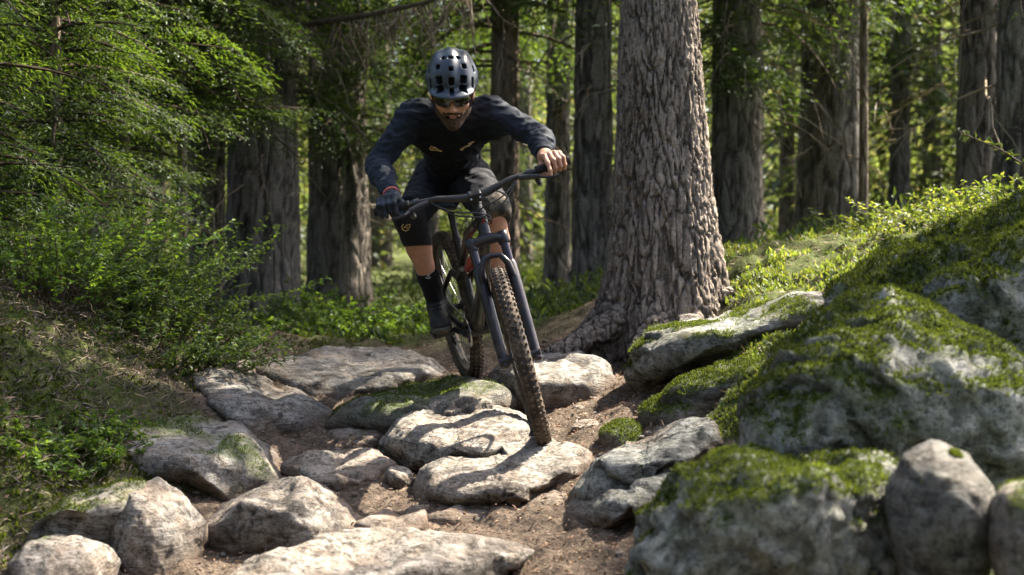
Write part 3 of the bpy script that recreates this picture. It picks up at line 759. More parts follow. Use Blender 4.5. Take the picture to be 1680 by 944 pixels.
# standing trees behind; crowns of a few patterns are shared
def shared_crown(*a, **k):
    V, F, lb = crown(*a, **k)
    return mesh('crown', V, F, L_spruce, False), mesh('branches', np.concatenate(lb.V), lb.F, M_twig)
CR = [shared_crown(21, 2.7, 10.5, 84, (.7, 2.1), .105, .017, .06, droop=(.3, .6)),
      shared_crown(22, 2.9, 11.0, 84, (.7, 2.3), .11, .018, .06, droop=(.35, .7)),
      shared_crown(23, 2.3, 10.0, 84, (.6, 1.9), .10, .017, .06, droop=(.4, .8)),
      shared_crown(24, 3.0, 9.5, 92, (.6, 1.8), .10, .02, .07, droop=(.4, .8))]
def dead_branches(seed, z0, z1, n, parent, Lr=(.5, 1.4)):
    rng = np.random.RandomState(seed); mb = MB()
    for i in range(n):
        a = rng.uniform(0, 6.28); L = rng.uniform(*Lr); z = rng.uniform(z0, z1)
        d = A((math.cos(a), math.sin(a), rng.uniform(-.35, .1)))
        pts = [A((0, 0, z)) + d * L * t + A((0, 0, -.25 * L * t * t)) + rng.normal(0, .02, 3) for t in np.linspace(0.05, 1, 6)]
        mb.tube(pts, np.linspace(.012, .003, 6), 4, False)
        for j in range(7):
            t = rng.uniform(.25, 1); p = A((0, 0, z)) + d * L * t + A((0, 0, -.25 * L * t * t))
            e = nrm(d * .5 + rng.normal(0, .6, 3) + A((0, 0, -.45))); l = rng.uniform(.15, .45)
            mb.tube([p, p + e * l * .5, p + e * l + A((0, 0, -.08))], [.005, .004, .0015], 3, False)
    return mb.build('dead_branches', L_dead, parent, False, kind='stuff')
TREES = [  # x at eye level, D, width px, lean, crown, rotation, bark, label, dead twigs
    (335, 13.5, 72, .004, 2, 20, B_dark, 'dark narrow trunk left of the thick twin trunk, half hidden by fir boughs', 6),
    (430, 11.2, 122, .006, 0, 80, B_dark, 'thick dark trunk rising behind the crest slab at left', 14),
    (556, 13.8, 104, -.004, 1, 150, B_dark, 'shaded trunk between the thick left trunk and the cyclist', 10),
    (176, 10.2, 52, .008, 2, 210, B_warm, 'slim brown trunk seen through the fir boughs at far left', 6),
    (826, 13.0, 50, .006, 1, 10, B_warm, 'brown trunk just right of the cyclist helmet', 12),
    (915, 16.5, 42, .0, 0, 260, B_dark, 'thin dark trunk left of the big spruce, second from it', 6),
    (972, 12.2, 66, .002, 3, 310, B_dark, 'straight trunk with a sunlit right edge next to the big spruce', 10),
    (1207, 12.5, 86, .002, 3, 60, B_dark, 'dark trunk directly right of the big spruce', 14),
    (1362, 14.0, 112, .004, 3, 120, B_dark, 'wide dark trunk behind the mossy knoll sapling', 8),
    (1416, 12.6, 15, -.004, None, 0, B_warm, 'very thin pale trunk beside the wide dark trunk', 0),
    (1474, 19.0, 34, .006, 2, 170, B_dark, 'thin leaning trunk in the green gap at right', 5),
    (1604, 11.5, 68, .0, 3, 230, B_dark, 'straight dark trunk near the right edge, left of its twin', 8),
    (1664, 10.8, 62, .0, 3, 0, B_dark, 'dark trunk at the right edge of the picture', 8),
    (-30, 12.0, 90, .0, 1, 40, B_dark, 'dark trunk at the far left edge behind the foliage', 5),
    (1290, 22.0, 26, .0, 0, 40, B_warm, 'distant slim trunk between the two dark trunks right of the spruce', 4),
    (700, 19.0, 40, .0, 2, 90, B_dark, 'distant trunk behind the cyclist left shoulder', 5),
    (480, 21.0, 24, .0, 0, 200, B_warm, 'far pale trunk in the bright gap between the left trunks', 3),
]
LOW = {1: (26, 2.0, 3.4, (.8, 1.5), (180, 360)), 2: (22, 2.0, 3.6, (.8, 1.6), (170, 380)), 0: (14, 1.9, 3.6, (.7, 1.3), (170, 370)), 7: (24, 1.9, 3.4, (.7, 1.3), (200, 400)), 8: (12, 2.4, 3.8, (.7, 1.4), (180, 380)), 15: (20, 2.2, 4.6, (1.0, 2.0), (160, 380)), 4: (12, 2.5, 3.6, (.6, 1.3), (120, 260)), 10: (18, 2.0, 5.0, (1., 2.), (160, 380))}
for k, (px, D, w, lean, ci, rz, bk, label, nd) in enumerate(TREES):
    p = P(px, 400, D); r = w / 2 / FPX * D * 0.93
    z = gzs(p.x, p.y) - .1
    t = thing('tree_trunk' if ci is None else 'spruce_tree', label, 'tree', (p.x, p.y, z), 'forest trees behind the trail')
    big_ = r > .12
    V, F, fu = trunk_mesh((0, 0, 0), [(-.2, r * 1.5), (.15, r * 1.28), (.6, r * 1.1), (1.5, r), (5, r * .86), (14, r * .4)], (lean, 0), -.2, 4.2, 100 + k, 72 if big_ else 24, .035 if big_ else .07, 8.5 if big_ else 14, .016 if big_ else .004)
    obj('trunk', V, F, bk, t, attrs={'furrow': fu})
    if ci is not None:
        for nm, me in zip(('crown', 'branches'), CR[ci]):
            o = bpy.data.objects.new(nm, me); COL.objects.link(o); o.parent = t; o.rotation_euler = (0, 0, math.radians(rz))
            if nm == 'branches': o['kind'] = 'stuff'
    if nd: dead_branches(300 + k, 1.2, 4.5, nd * 2, t)
    if k in LOW:                                # boughs that hang low in front of the trunk
        n_b, z_0, z_1, L_, sec = LOW[k]
        V, F, lb = crown(500 + k, z_0, z_1, n_b, L_, .075, .016, .05, droop=(.45, .95), lift=.12, r0=r * .8, sector=sec)
        leaf_obj('low_boughs', V, F, L_spruce, t); lb.build('low_branches', M_twig, t, kind='stuff')

# an unseen spruce added beyond the right edge to shade the outcrop
t = thing('spruce_tree', 'unseen spruce added beyond the right edge so its boughs shade the mossy outcrop', 'tree', (5.3, 7.2, gzs(5.3, 7.2) - .1), 'forest trees behind the trail')
V, F, fu = trunk_mesh((0, 0, 0), [(-.2, .3), (.15, .25), (1.5, .2), (5, .17), (14, .08)], (0, 0), -.2, 4.2, 140, 40, .07, 8, .014)
obj('trunk', V, F, B_dark, t, attrs={'furrow': fu})
for nm, me in zip(('crown', 'branches'), CR[0]):
    o = bpy.data.objects.new(nm, me); COL.objects.link(o); o.parent = t; o.scale = (.85, .85, 1)
    if nm == 'branches': o['kind'] = 'stuff'

# the long dead bough across the top of the picture left of the rider
c0 = P(430, 60, 11.0)
db = thing('dead_bough', 'long dead lichen-hung bough crossing the top of the picture left of the helmet', 'branch', c0)
pts = [A(P(x, y, D)) - A(c0) for x, y, D in ((430, 60, 11.0), (520, 38, 10.6), (610, 24, 10.2), (700, 4, 9.9), (790, -30, 9.7))]
MB().tube(pts, [.035, .028, .022, .016, .01], 8).build('bough', M_twig, db)
mb = MB(); rg = np.random.RandomState(12)
for i in range(90):
    u = rg.uniform(.2, 3.9); k0 = int(u); p = pts[k0] * (1 - u + k0) + pts[k0 + 1] * (u - k0); l = rg.uniform(.15, .6)
    d = nrm(A((rg.normal(.1, .45), rg.normal(0, .3), -1.0)))
    q = [p, p + d * l * .4 + rg.normal(0, .02, 3), p + d * l * .7 + rg.normal(0, .03, 3), p + d * l + rg.normal(0, .03, 3)]
    mb.tube(q, [.006, .005, .004, .0015], 4, False)
    for j in range(3): mb.tube([q[1 + j % 2], q[1 + j % 2] + nrm(rg.normal(0, 1, 3) + A((0, 0, -.8))) * rg.uniform(.06, .2)], [.004, .0015], 3, False)
mb.build('dead_twigs', L_dead, db, False, kind='stuff')

# young firs whose boughs hang into the upper left
def young_fir(label, px, D, z0, z1, nb, Lr, seed, lean=0.0, fine=(.034, .0085, .05), trunk_r=.045):
    p = P(px, 400, D); z = gzs(p.x, p.y) - .05
    t = thing('young_fir', label, 'tree', (p.x, p.y, z), 'young firs on the left bank')
    zz = np.linspace(0, z1 + .3, 14)
    MB().tube(np.stack([lean * zz, 0 * zz, zz], 1), np.linspace(trunk_r, .008, 14), 10).build('trunk', B_warm, t)
    V, F, lb = crown(seed, z0, z1, nb, Lr, fine[0], fine[1], fine[2], droop=(.1, .5), lift=.08, r0=.02)
    leaf_obj('crown', V, F, L_fir, t); lb.build('branches', M_fir, t, kind='stuff')
    return t
young_fir('young fir with bright boughs filling the upper left corner', 95, 7.6, .5, 4.0, 210, (.3, .85), 41, fine=(.042, .0085, .030))
young_fir('young fir with drooping boughs in front of the thick left trunk', 300, 9.2, 1.55, 4.2, 150, (.35, 1.05), 42, fine=(.045, .010, .034))
young_fir('low young fir at the left edge of the picture', -60, 6.6, .25, 2.6, 95, (.3, .8), 43, fine=(.042, .0085, .030))

young_fir('young fir with dense dark boughs behind the slim brown trunk at left', 205, 8.5, .9, 4.2, 150, (.3, .9), 44, fine=(.044, .0095, .034))

# the far wood: one mass of small trees and undergrowth
rng = np.random.RandomState(77)
fv = []; trunks = MB()
proto = [crown(400 + i, .2, 8.5, 40, (.35, 2.3), .27, .072, .23, droop=(.2, .5), curve=.7)[:2] for i in range(4)]
for i in range(98):
    D = rng.uniform(19, 60); a = rng.uniform(-.55, .55) * 1.15
    x = a * D; y = D
    if abs(a) < .45 and D < 22: D += 4
    z = float(gz0(x, y)[0]); s = rng.uniform(.7, 1.5); R = np.array(Matrix.Rotation(rng.uniform(0, 6.28), 3, 'Z')) * s
    V, F = proto[i % 4]
    fv.append((V @ R.T + A((x, y, z)), F))
    trunks.tube([(x, y, z - .2), (x, y, z + 4), (x + rng.normal(0, .2), y, z + 9.5)], [.16 * s, .12 * s, .03], 8, False)
fproto = [crown(430 + i, .1, 8.5, 44, (.5, 2.6), .55, .17, .42, droop=(.2, .5), curve=.7)[:2] for i in range(2)]
for i in range(80):                         # the closed wood farther off
    D = rng.uniform(42, 74); x = rng.uniform(-.62, .62) * D; z = float(gz0(x, D)[0]); s = rng.uniform(1.1, 1.8); R = np.array(Matrix.Rotation(rng.uniform(0, 6.28), 3, 'Z')) * s
    V, F = fproto[i % 2]; fv.append((V @ R.T + A((x, D, z)), F))
for i in range(46):                         # wood goes on unseen beside and behind the camera, added to block sky light
    a = math.radians(rng.uniform(62, 298)); D = rng.uniform(6.5, 16)
    x, y = math.sin(a) * D, 2 + math.cos(a) * D; z = float(gz0(x, y)[0]); s = rng.uniform(1.0, 1.5); R = np.array(Matrix.Rotation(rng.uniform(0, 6.28), 3, 'Z')) * s
    if (3.0 < x < 9 and 3.5 < y < 12) or (x > 3.6 and -6 < y < 6): continue  # no trees here, keeping the sun's path and right-hand fill light open
    V, F = proto[i % 4]; fv.append((V @ R.T + A((x, y, z)), F)); trunks.tube([(x, y, z - .2), (x, y, z + 4), (x, y, z + 9.5)], [.16 * s, .12 * s, .03], 8, False)
V, F = catVF(fv)
o = leaf_obj('distant_forest', V, F, L_far, kind='stuff'); tag(o, 'hazy mass of distant green trees between the trunks', 'forest')
o2 = trunks.build('distant_trunks', B_dark, o, kind='stuff')
# ---------------------------------------------------------------- shrubs, moss, grass, litter
def shrub(name, label, px, py, D, spread, height, nst, leafL, leafW, seed, mat=L_shrub, per=26, group=None, dirn=(0, 0), loc=None, stemr=.003, droop=.25):
    c = P(px, py, D); c.z = gzs(c.x, c.y) - .02
    if loc is not None: c = Vector(loc)
    rng = np.random.RandomState(seed)
    t = thing(name, label, 'shrub', c, group)
    mb = MB(); pp, dd, nn = [], [], []
    for i in range(nst):
        a = rng.uniform(0, 6.28); rr = rng.uniform(0, 1) ** .6
        b0 = A((math.cos(a) * rr * spread * .55, math.sin(a) * rr * spread * .55, 0))
        d = nrm(A((math.cos(a) * rr * 1.1 + dirn[0], math.sin(a) * rr * 1.1 + dirn[1], 1.0)) + rng.normal(0, .2, 3))
        H = height * rng.uniform(.5, 1.1)
        ts = np.linspace(0, 1, 7)
        if loc is None:
            b0[2] = gzs(c.x + b0[0], c.y + b0[1]) - c.z - .02
        pts = b0 + np.outer(ts * H, d) + np.outer(ts ** 2 * H * droop, A((d[0], d[1], -.5))) + np.cumsum(rng.normal(0, .012 * H / .4, (7, 3)), 0)
        mb.tube(pts, np.linspace(stemr, stemr * .3, 7), 4, False)
        u = rng.uniform(.2, 1, per) ** .8 * 6
        q = np.stack([np.interp(u, np.arange(7), pts[:, k]) for k in range(3)], 1)
        sd = nrm(rng.normal(0, 1, (per, 3)) * [1, 1, .35] + d * .45)
        pp.append(q); dd.append(sd); nn.append(nrm(A((0, 0, 1)) + rng.normal(0, .45, (per, 3))))
    pp, dd, nn = map(np.concatenate, (pp, dd, nn))
    V, F = leafquads(pp, dd, nn, leafL * rng.uniform(.6, 1.25, len(pp)), leafW * rng.uniform(.6, 1.25, len(pp)), bend=.2)
    leaf_obj('foliage', V, F, mat, t); mb.build('stems', M_twig, t, kind='stuff')
    return t
GL = 'shrubs on the left bank'
shrub('bilberry_shrub', 'bright feathery shrub at the tip of the left bank above the flat rock', 285, 555, 6.35, .42, .42, 120, .040, .011, 1, L_fir, 60, GL, (.35, -.1))
shrub('bilberry_shrub', 'shaded shrub behind the bright feathery one on the left bank', 190, 540, 6.8, .55, .60, 120, .040, .012, 2, L_fir, 56, GL, (.2, 0))
shrub('bilberry_shrub', 'dense dark shrub at mid height near the left edge', 70, 520, 6.3, .55, .70, 120, .034, .016, 3, L_shrub, 50, GL)
shrub('bilberry_shrub', 'tall loose shrub in front of the narrow dark trunk at left', 240, 520, 7.9, .6, .85, 90, .036, .015, 4, L_shrub, 46, GL)
shrub('leafy_plant', 'bright leafy plant beside the wedge-shaped boulder', 182, 770, 4.95, .17, .13, 60, .026, .017, 5, L_shrub, 14, GL, stemr=.0018)
shrub('leafy_plant', 'small leafy plant above the wedge-shaped boulder', 200, 700, 5.25, .20, .10, 46, .024, .015, 6, L_shrub, 12, GL, stemr=.0018)
shrub('leafy_plant', 'dark leafy ground plant at the left edge above the low rock', 60, 800, 4.7, .25, .14, 80, .026, .016, 7, L_shrub, 13, GL, stemr=.0018)
shrub('leafy_plant', 'trailing plant over the litter at mid left', 110, 690, 5.0, .3, .10, 60, .024, .013, 8, L_shrub, 10, GL, stemr=.0018)
shrub('bilberry_shrub', 'sunlit sprawling shrub behind the crest slab left of the shoe', 590, 545, 9.2, .75, .48, 80, .045, .026, 9, L_shrub, 22)
shrub('bilberry_shrub', 'low green shrub beside the thick trunk behind the crest', 500, 555, 9.8, .5, .5, 60, .045, .022, 10, L_shrub, 22)
shrub('sapling', 'little broadleaf sapling on the sunlit moss right of the spruce', 1382, 395, 8.0, .12, .27, 7, .055, .024, 11, L_grass, 12, stemr=.004)
shrub('bilberry_shrub', 'yellow-green shrub along the top of the right bank', 1560, 350, 7.2, .6, .26, 80, .036, .016, 12, L_grass, 18)
shrub('bilberry_shrub', 'leafy shrub at the right edge above the mossy outcrop', 1680, 330, 6.0, .35, .34, 50, .036, .018, 13, L_grass, 20)
shrub('bilberry_shrub', 'sparse shrub where the right bank meets the sunlit moss', 1455, 395, 7.9, .4, .17, 60, .034, .014, 14, L_grass, 16)
# the bent twig that reaches in from the right edge
tw = thing('bent_twig', 'thin reddish twig arching in from the right edge above the shrub', 'twig', P(1690, 320, 5.8))
c0 = A(P(1690, 320, 5.8))
pts = [A(P(x, y, 5.8 - .1 * i)) - c0 for i, (x, y) in enumerate([(1690, 320), (1676, 268), (1640, 245), (1600, 228), (1572, 215)])]
mb = MB().tube(pts, np.linspace(.006, .002, 5), 6, False)
rng = np.random.RandomState(5); pp = []; dd = []
for i in range(1, 5):
    for j in range(9):
        t = rng.uniform(0, 1); q = pts[i - 1] * (1 - t) + pts[i] * t; pp.append(q); dd.append(nrm(rng.normal(0, 1, 3) + (-.4, 0, .2)))
V, F = leafquads(A(pp), A(dd), nrm(rng.normal(0, .5, (len(pp), 3)) + (0, 0, 1)), rng.uniform(.025, .05, len(pp)), rng.uniform(.012, .02, len(pp)))
mb.build('stem', M_twig, tw); leaf_obj('leaves', V, F, L_grass, tw)

# moss tufts that grow on the rocks
def tufts(pts, N, rng, size, blades=3, up=.5, wid=.28):
    n = len(pts)
    p = np.repeat(pts, blades, 0); nn = np.repeat(N, blades, 0)
    d = nrm(nn * .55 + A((0, 0, up)) + rng.normal(0, .55, (len(p), 3)))
    L = size * rng.uniform(.55, 1.5, len(p))
    return leafquads(p, d, rng.normal(0, 1, (len(p), 3)), L, L * wid, .1, .25)
def scatter(V, F, w, n, rng):
    """n random places on the faces with vertex weight w: point, normal"""
    T = np.concatenate([F[:, :3], F[:, [0, 2, 3]]]) if F.shape[1] == 4 else F
    cr = np.cross(V[T[:, 1]] - V[T[:, 0]], V[T[:, 2]] - V[T[:, 0]])
    ar = np.linalg.norm(cr, axis=1) * w[T].mean(1)
    k = rng.choice(len(T), n, p=ar / ar.sum())
    a = rng.uniform(size=(n, 2)); a = np.where(a.sum(1, keepdims=True) > 1, 1 - a, a)
    t = T[k]
    return V[t[:, 0]] + (V[t[:, 1]] - V[t[:, 0]]) * a[:, :1] + (V[t[:, 2]] - V[t[:, 0]]) * a[:, 1:], nrm(cr[k])
rng = np.random.RandomState(9)
for key, n, sz in (('S16', 13000, .010), ('S17', 17000, .011), ('S17b', 21000, .015), ('S15', 3500, .011), ('S15b', 3000, .012), ('S12', 2600, .010), ('S14', 1100, .011), ('S14b', 2200, .011), ('S18', 900, .007), ('S4b', 900, .010), ('S3', 600, .010), ('S19', 500, .008)):
    o, V, F, N, mo = ROCKS[key]
    w = np.where(V[:, 1] < 6.6, 1, .2) * sstep(.25, .8, mo) + 1e-7
    p, nn = scatter(V, F, w, n, rng)
    V2, F2 = tufts(p, nn, rng, sz)
    leaf_obj('moss', V2 - A(o.location), F2, L_moss, o, kind='stuff')

# moss, grass and small plants on the banks
def on_ground(x, y):
    z = gz(x, y); e = .03
    n = nrm(np.stack([-(gz0(x + e, y) - gz0(x - e, y)) / (2 * e), -(gz0(x, y + e) - gz0(x, y - e)) / (2 * e), np.ones_like(x)], 1))
    return np.stack([x, y, z], 1), n
def region(n, x, y, rng, dens):
    X = rng.uniform(*x, n); Y = rng.uniform(*y, n)
    k = rng.uniform(size=n) < dens(X, Y)
    return X[k], Y[k]
nz2 = lambda X, Y, s, sd: fbm(np.stack([X, Y, 0 * X], 1) * s, 3, sd)
parts = []
X, Y = region(32000, (.9, 3.6), (5.0, 9.5), rng, lambda x, y: np.clip(mossmask(x, y), 0, 1) * sstep(-.25, .35, nz2(x, y, 2.2, 3)))
p, n = on_ground(X, Y); parts.append(tufts(p, n, rng, .032, 3, .8))
X, Y = region(16000, (.55, 1.7), (4.2, 5.9), rng, lambda x, y: np.clip(mossmask(x, y), 0, 1))
p, n = on_ground(X, Y); parts.append(tufts(p, n, rng, .016, 4, .6))
o = leaf_obj('bank_moss', *catVF(parts), L_grass, kind='stuff'); tag(o, 'sunlit yellow-green moss and grass covering the bank right of the spruce', 'moss')
parts = []
X, Y = region(46000, (-4.2, -.9), (3.4, 8.2), rng, lambda x, y: np.clip(mossmask(x, y), 0, 1) * sstep(-.05, .5, nz2(x, y, 2.0, 8) + .6 * sstep(5.4, 4.7, y)))
p, n = on_ground(X, Y); parts.append(tufts(p, n, rng, .021, 3, .6, .4))
o = leaf_obj('bank_plants', *catVF(parts), L_moss, kind='stuff'); tag(o, 'dark low ground plants and moss covering the left bank', 'ground cover')
parts = []
X, Y = region(62000, (-9, 9), (7.8, 19), rng, lambda x, y: sstep(-.2, .35, nz2(x, y, .9, 13)) * sstep(7.7, 8.6, y + .5 * nz2(x, y, 2., 17)))
p, n = on_ground(X, Y); p[:, 2] += rng.uniform(0, .28, len(p)) * sstep(-.2, .5, nz2(X, Y, .9, 13)) * sstep(7.9, 9.0, Y); parts.append(tufts(p, n, rng, .06, 2, .5, .4))
o = leaf_obj('undergrowth', *catVF(parts), L_under, kind='stuff'); tag(o, 'low green undergrowth between the trunks behind the trail', 'undergrowth')
# dead twigs, needles and leaf litter
def litter(name, label, x, y, n, dens, Lr, Wr, mat, lift=.012, tilt=.35):
    X, Y = region(n, x, y, rng, dens)
    p, nn = on_ground(X, Y); p[:, 2] += rng.uniform(0, lift, len(p))
    d = rng.normal(0, 1, (len(p), 3)) * [1, 1, tilt]
    V, F = leafquads(p, d, nn + rng.normal(0, .4, (len(p), 3)), rng.uniform(*Lr, len(p)), rng.uniform(*Wr, len(p)), .12, .1)
    o = leaf_obj(name, V, F, mat, kind='stuff'); return tag(o, label, 'litter')
L_bank = leaf_mat('bank_litter_leaves', [(0.026, 0.020, 0.014), (0.065, 0.047, 0.034), (0.15, 0.115, 0.085)], 0.1, 1.0, gloss=.02)  # litter darkened in its colour to stand for shade on the left bank
L_litter = leaf_mat('needle_litter', [(0.075, 0.045, 0.03), (0.17, 0.10, 0.065), (0.30, 0.20, 0.14)], 0.1, 1.0, gloss=.02)
litter('trail_litter', 'brown needles and bark crumbs strewn over the trail', (-1.8, 1.4), (3.7, 8.8), 34000, lambda x, y: 1 - .85 * np.clip(mossmask(x, y), 0, 1), (.008, .03), (.003, .009), L_litter)
litter('bank_litter', 'dry twigs and dead leaves tangled on the left bank', (-4.0, -1.0), (3.8, 7.4), 44000, lambda x, y: np.clip(mossmask(x, y), 0, 1), (.012, .06), (.003, .010), L_bank, .05, .5)
litter('bank_twigs', 'pale dry twigs lying over the dark litter of the left bank', (-3.6, -1.1), (4.0, 7.0), 4500, lambda x, y: np.clip(mossmask(x, y), 0, 1), (.03, .09), (.003, .006), L_dead, .05, .5)
litter('needle_bank', 'pale dry needles on the sunlit bank above the ledge', (.5, 3.2), (5, 8.5), 12000, lambda x, y: .75 + 0 * x, (.02, .06), (.003, .006), L_dead, .015)

# small stones and crumbs on the trail
gvs = []; n_, f_ = ico(1)
X, Y = region(900, (-1.6, 1.1), (3.8, 7.6), rng, lambda x, y: (1 - np.clip(mossmask(x, y), 0, 1)) * sstep(-.15, .4, nz2(x, y, 2.4, 55)))
gp, _n = on_ground(X, Y)
for i in range(len(gp)):
    s_ = rng.uniform(.005, .02) * (1.5 if rng.uniform() < .1 else 1)
    gvs.append(((n_ * (1 + rng.normal(0, .16, (len(n_), 1)))) * [s_ * rng.uniform(.8, 1.5), s_, s_ * rng.uniform(.45, .8)] @ rotm(rng.uniform(0, 360), rng.uniform(-20, 20)).T + gp[i], f_))
o = obj('trail_gravel', *catVF(gvs), R_warm, smooth=False, kind='stuff'); tag(o, 'small stones and crumbs scattered in the trail dirt', 'gravel')
# ---------------------------------------------------------------- the mountain bike
M_frame = simple('frame_paint', (0.010, 0.010, 0.012), 0.3, 0.0, 0.35, 0.0006, 60, 0.3, dirt=.6)
M_fork = simple('fork_paint', (0.014, 0.012, 0.017), 0.3, 0.0, 0.35, 0.0005, 60, 0.3, dirt=.22)
M_stan = simple('stanchion_coating', (0.020, 0.016, 0.024), 0.16, 0.5, 0.6, 0, 60, .2)
M_rubber = simple('tyre_rubber', (0.035, 0.028, 0.023), 0.85, 0, 0.25, 0.002, 90, 0.5, dirt=.95)
M_knob = simple('muddy_knobs', (0.085, 0.062, 0.046), 0.9, 0, 0.2, 0.002, 90, 0.6, dirt=.9)
M_black = simple('black_plastic', (0.012, 0.012, 0.013), 0.45, 0, 0.4, 0.0006, 100, .3, dirt=.15)
M_grip = simple('grip_rubber', (0.012, 0.012, 0.013), 0.75, 0, 0.3, 0.0015, 260, .3)
M_rim = simple('rim_alloy', (0.045, 0.043, 0.042), 0.35, 0.6, 0.5, 0.0005, 60, .4, dirt=.55)
M_steel = simple('worn_steel', (0.35, 0.34, 0.33), 0.35, 1.0, 0.5, 0.0005, 120, .4, dirt=.2)
M_red = simple('red_anodised', (0.30, 0.025, 0.018), 0.35, 0.2, 0.5, 0, 60, .2, dirt=.2)
Rc, Fc = P(771, 624, 6.55), P(882, 730, 5.40)
LEAN = math.radians(12.0)
fw = (Fc - Rc); WB = fw.length; fw.normalize()
u0 = (Vector((0, 0, 1)) - fw * fw.z).normalized(); l0 = u0.cross(fw)
upv = u0 * math.cos(LEAN) - l0 * math.sin(LEAN); lfv = l0 * math.cos(LEAN) + u0 * math.sin(LEAN)
BM = Matrix(((fw.x, lfv.x, upv.x, Rc.x), (fw.y, lfv.y, upv.y, Rc.y), (fw.z, lfv.z, upv.z, Rc.z), (0, 0, 0, 1)))
bike = thing('mountain_bike', 'black full-suspension mountain bike leaning through a turn over the rocks', 'bicycle')
bike.matrix_world = BM
WR = 0.372
HA = math.radians(65.0)
ax_ = Vector((-math.cos(HA), 0, math.sin(HA))); pr_ = Vector((math.sin(HA), 0, math.cos(HA)))
FA = Vector((WB, 0, WR)); RA = Vector((0, 0, WR)); BB = Vector((.435, 0, .335))
A0 = FA - pr_ * .044
def fk(s, f, y): return A0 + ax_ * s + pr_ * f + Vector((0, y, 0))
STEER = Matrix.Translation(A0) @ Matrix.Rotation(math.radians(-11.0), 4, ax_) @ Matrix.Translation(-A0)
CR_S, ARCH_S = .505, .385
def wheel(name, c, xf, front):
    w = thing(name, None, None, parent=bike)
    rm, mi = .3385, .0305
    a = np.arange(16) / 16 * 2 * np.pi
    m = MB().lathe([(rm + mi * math.cos(t), mi * 1.02 * math.sin(t)) for t in a], 96, (0, 1, 0), c, True)
    m.xf(xf); ty = m.build('tyre', M_rubber, w)
    kb = MB()
    nk = 80
    for i in range(nk):
        for row, (ph, wd, ln) in enumerate([(-.98, .009, .011), (-.34, .010, .012), (.34, .010, .012), (.98, .009, .011)]):
            th = (i + (.5 if row in (1, 3) else 0) + (.25 if row in (0, 3) else 0)) / nk * 2 * math.pi
            rad = A((math.cos(th), 0, math.sin(th))); tan = A((-math.sin(th), 0, math.cos(th))); yy = A((0, 1, 0))
            nrm_ = rad * math.cos(ph) + yy * math.sin(ph); lat = -rad * math.sin(ph) + yy * math.cos(ph)
            pos = A(c) + rad * rm + nrm_ * (mi + .0025)
            kb.box(pos, (wd, ln, .008), np.stack([lat, tan, nrm_], 1), .8)
    kb.xf(xf).build('tread_knobs', M_knob, w, False, kind='stuff')
    MB().lathe([(.313, -.013), (.313, .013), (.300, .016), (.285, .009), (.285, -.009), (.300, -.016)], 72, (0, 1, 0), c, True).xf(xf).build('rim', M_rim, w)
    sp = MB()
    for i in range(28):
        t = i / 28 * 2 * math.pi; s = 1 if i % 2 else -1; o = .5 if (i // 2) % 2 else -.5
        p0 = A(c) + A((math.cos(t + o) * .027, s * .028, math.sin(t + o) * .027)); p1 = A(c) + A((math.cos(t) * .287, s * .004, math.sin(t) * .287))
        sp.tube([p0, p1], .0011, 5, False)
    sp.xf(xf).build('spokes', M_steel, w, kind='stuff')
    MB().lathe([(.008, -.055), (.012, -.05), (.03, -.031), (.03, -.025), (.016, -.02), (.016, .02), (.03, .025), (.03, .031), (.012, .05), (.008, .055)], 20, (0, 1, 0), c).xf(xf).build('hub', M_black, w)
    MB().lathe([(.090, .041), (.090, .043), (.074, .043), (.074, .041)], 40, (0, 1, 0), c, True).xf(xf).build('brake_rotor', M_steel, w)
    rs = MB()
    for i in range(6):
        t = i / 6 * 2 * math.pi; rs.tube([A(c) + A((math.cos(t) * .02, .042, math.sin(t) * .02)), A(c) + A((math.cos(t + .5) * .08, .042, math.sin(t + .5) * .08))], .003, 4)
    rs.xf(xf).build('rotor_arms', M_black, w, kind='stuff')
    return w
I4 = Matrix.Identity(4)
wheel('front_wheel', FA, STEER, True)
rw = wheel('rear_wheel', RA, I4, False)
cs = MB()
for i, r in enumerate((.098, .086, .074, .062, .050, .040, .032, .026)):
    y = -.026 - i * .0042
    cs.lathe([(r, y), (r, y - .0022), (r - .012, y - .0022), (r - .012, y)], 36, (0, 1, 0), RA, True)
cs.build('cassette', M_steel, rw)
def tubes(name, segs, mat, xf=I4, parent=bike, seg=14, kind=None):
    m = MB()
    for pts, r in segs: m.tube([tuple(p) for p in pts], r, seg)
    return m.xf(xf).build(name, mat, parent, kind=kind)
def V3(x, y, z): return Vector((x, y, z))
ht0, ht1 = fk(CR_S + .012, 0, 0), fk(CR_S + .128, 0, 0)
st_top = V3(.325, 0, .735)
tubes('head_tube', [([ht0, ht0 + ax_ * .02, ht1 - ax_ * .02, ht1], [.030, .026, .025, .028])], M_frame)
tubes('down_tube', [([ht0 + ax_ * .03, (ht0 + BB) / 2 + V3(.01, 0, -.012), BB + V3(0, 0, .02)], [.026, .033, .036])], M_frame)
tubes('top_tube', [([ht1 - ax_ * .03, (ht1 + st_top) / 2 + V3(0, 0, -.02), V3(.352, 0, .64)], [.022, .021, .019])], M_frame)
tubes('seat_tube', [([BB, V3(.40, 0, .46), st_top], [.030, .020, .0195])], M_frame)
tubes('seat_post', [([st_top, V3(.285, 0, .87)], .0155), ([V3(.327, 0, .728), V3(.321, 0, .75)], .024)], M_black)
rk = V3(.30, 0, .60)
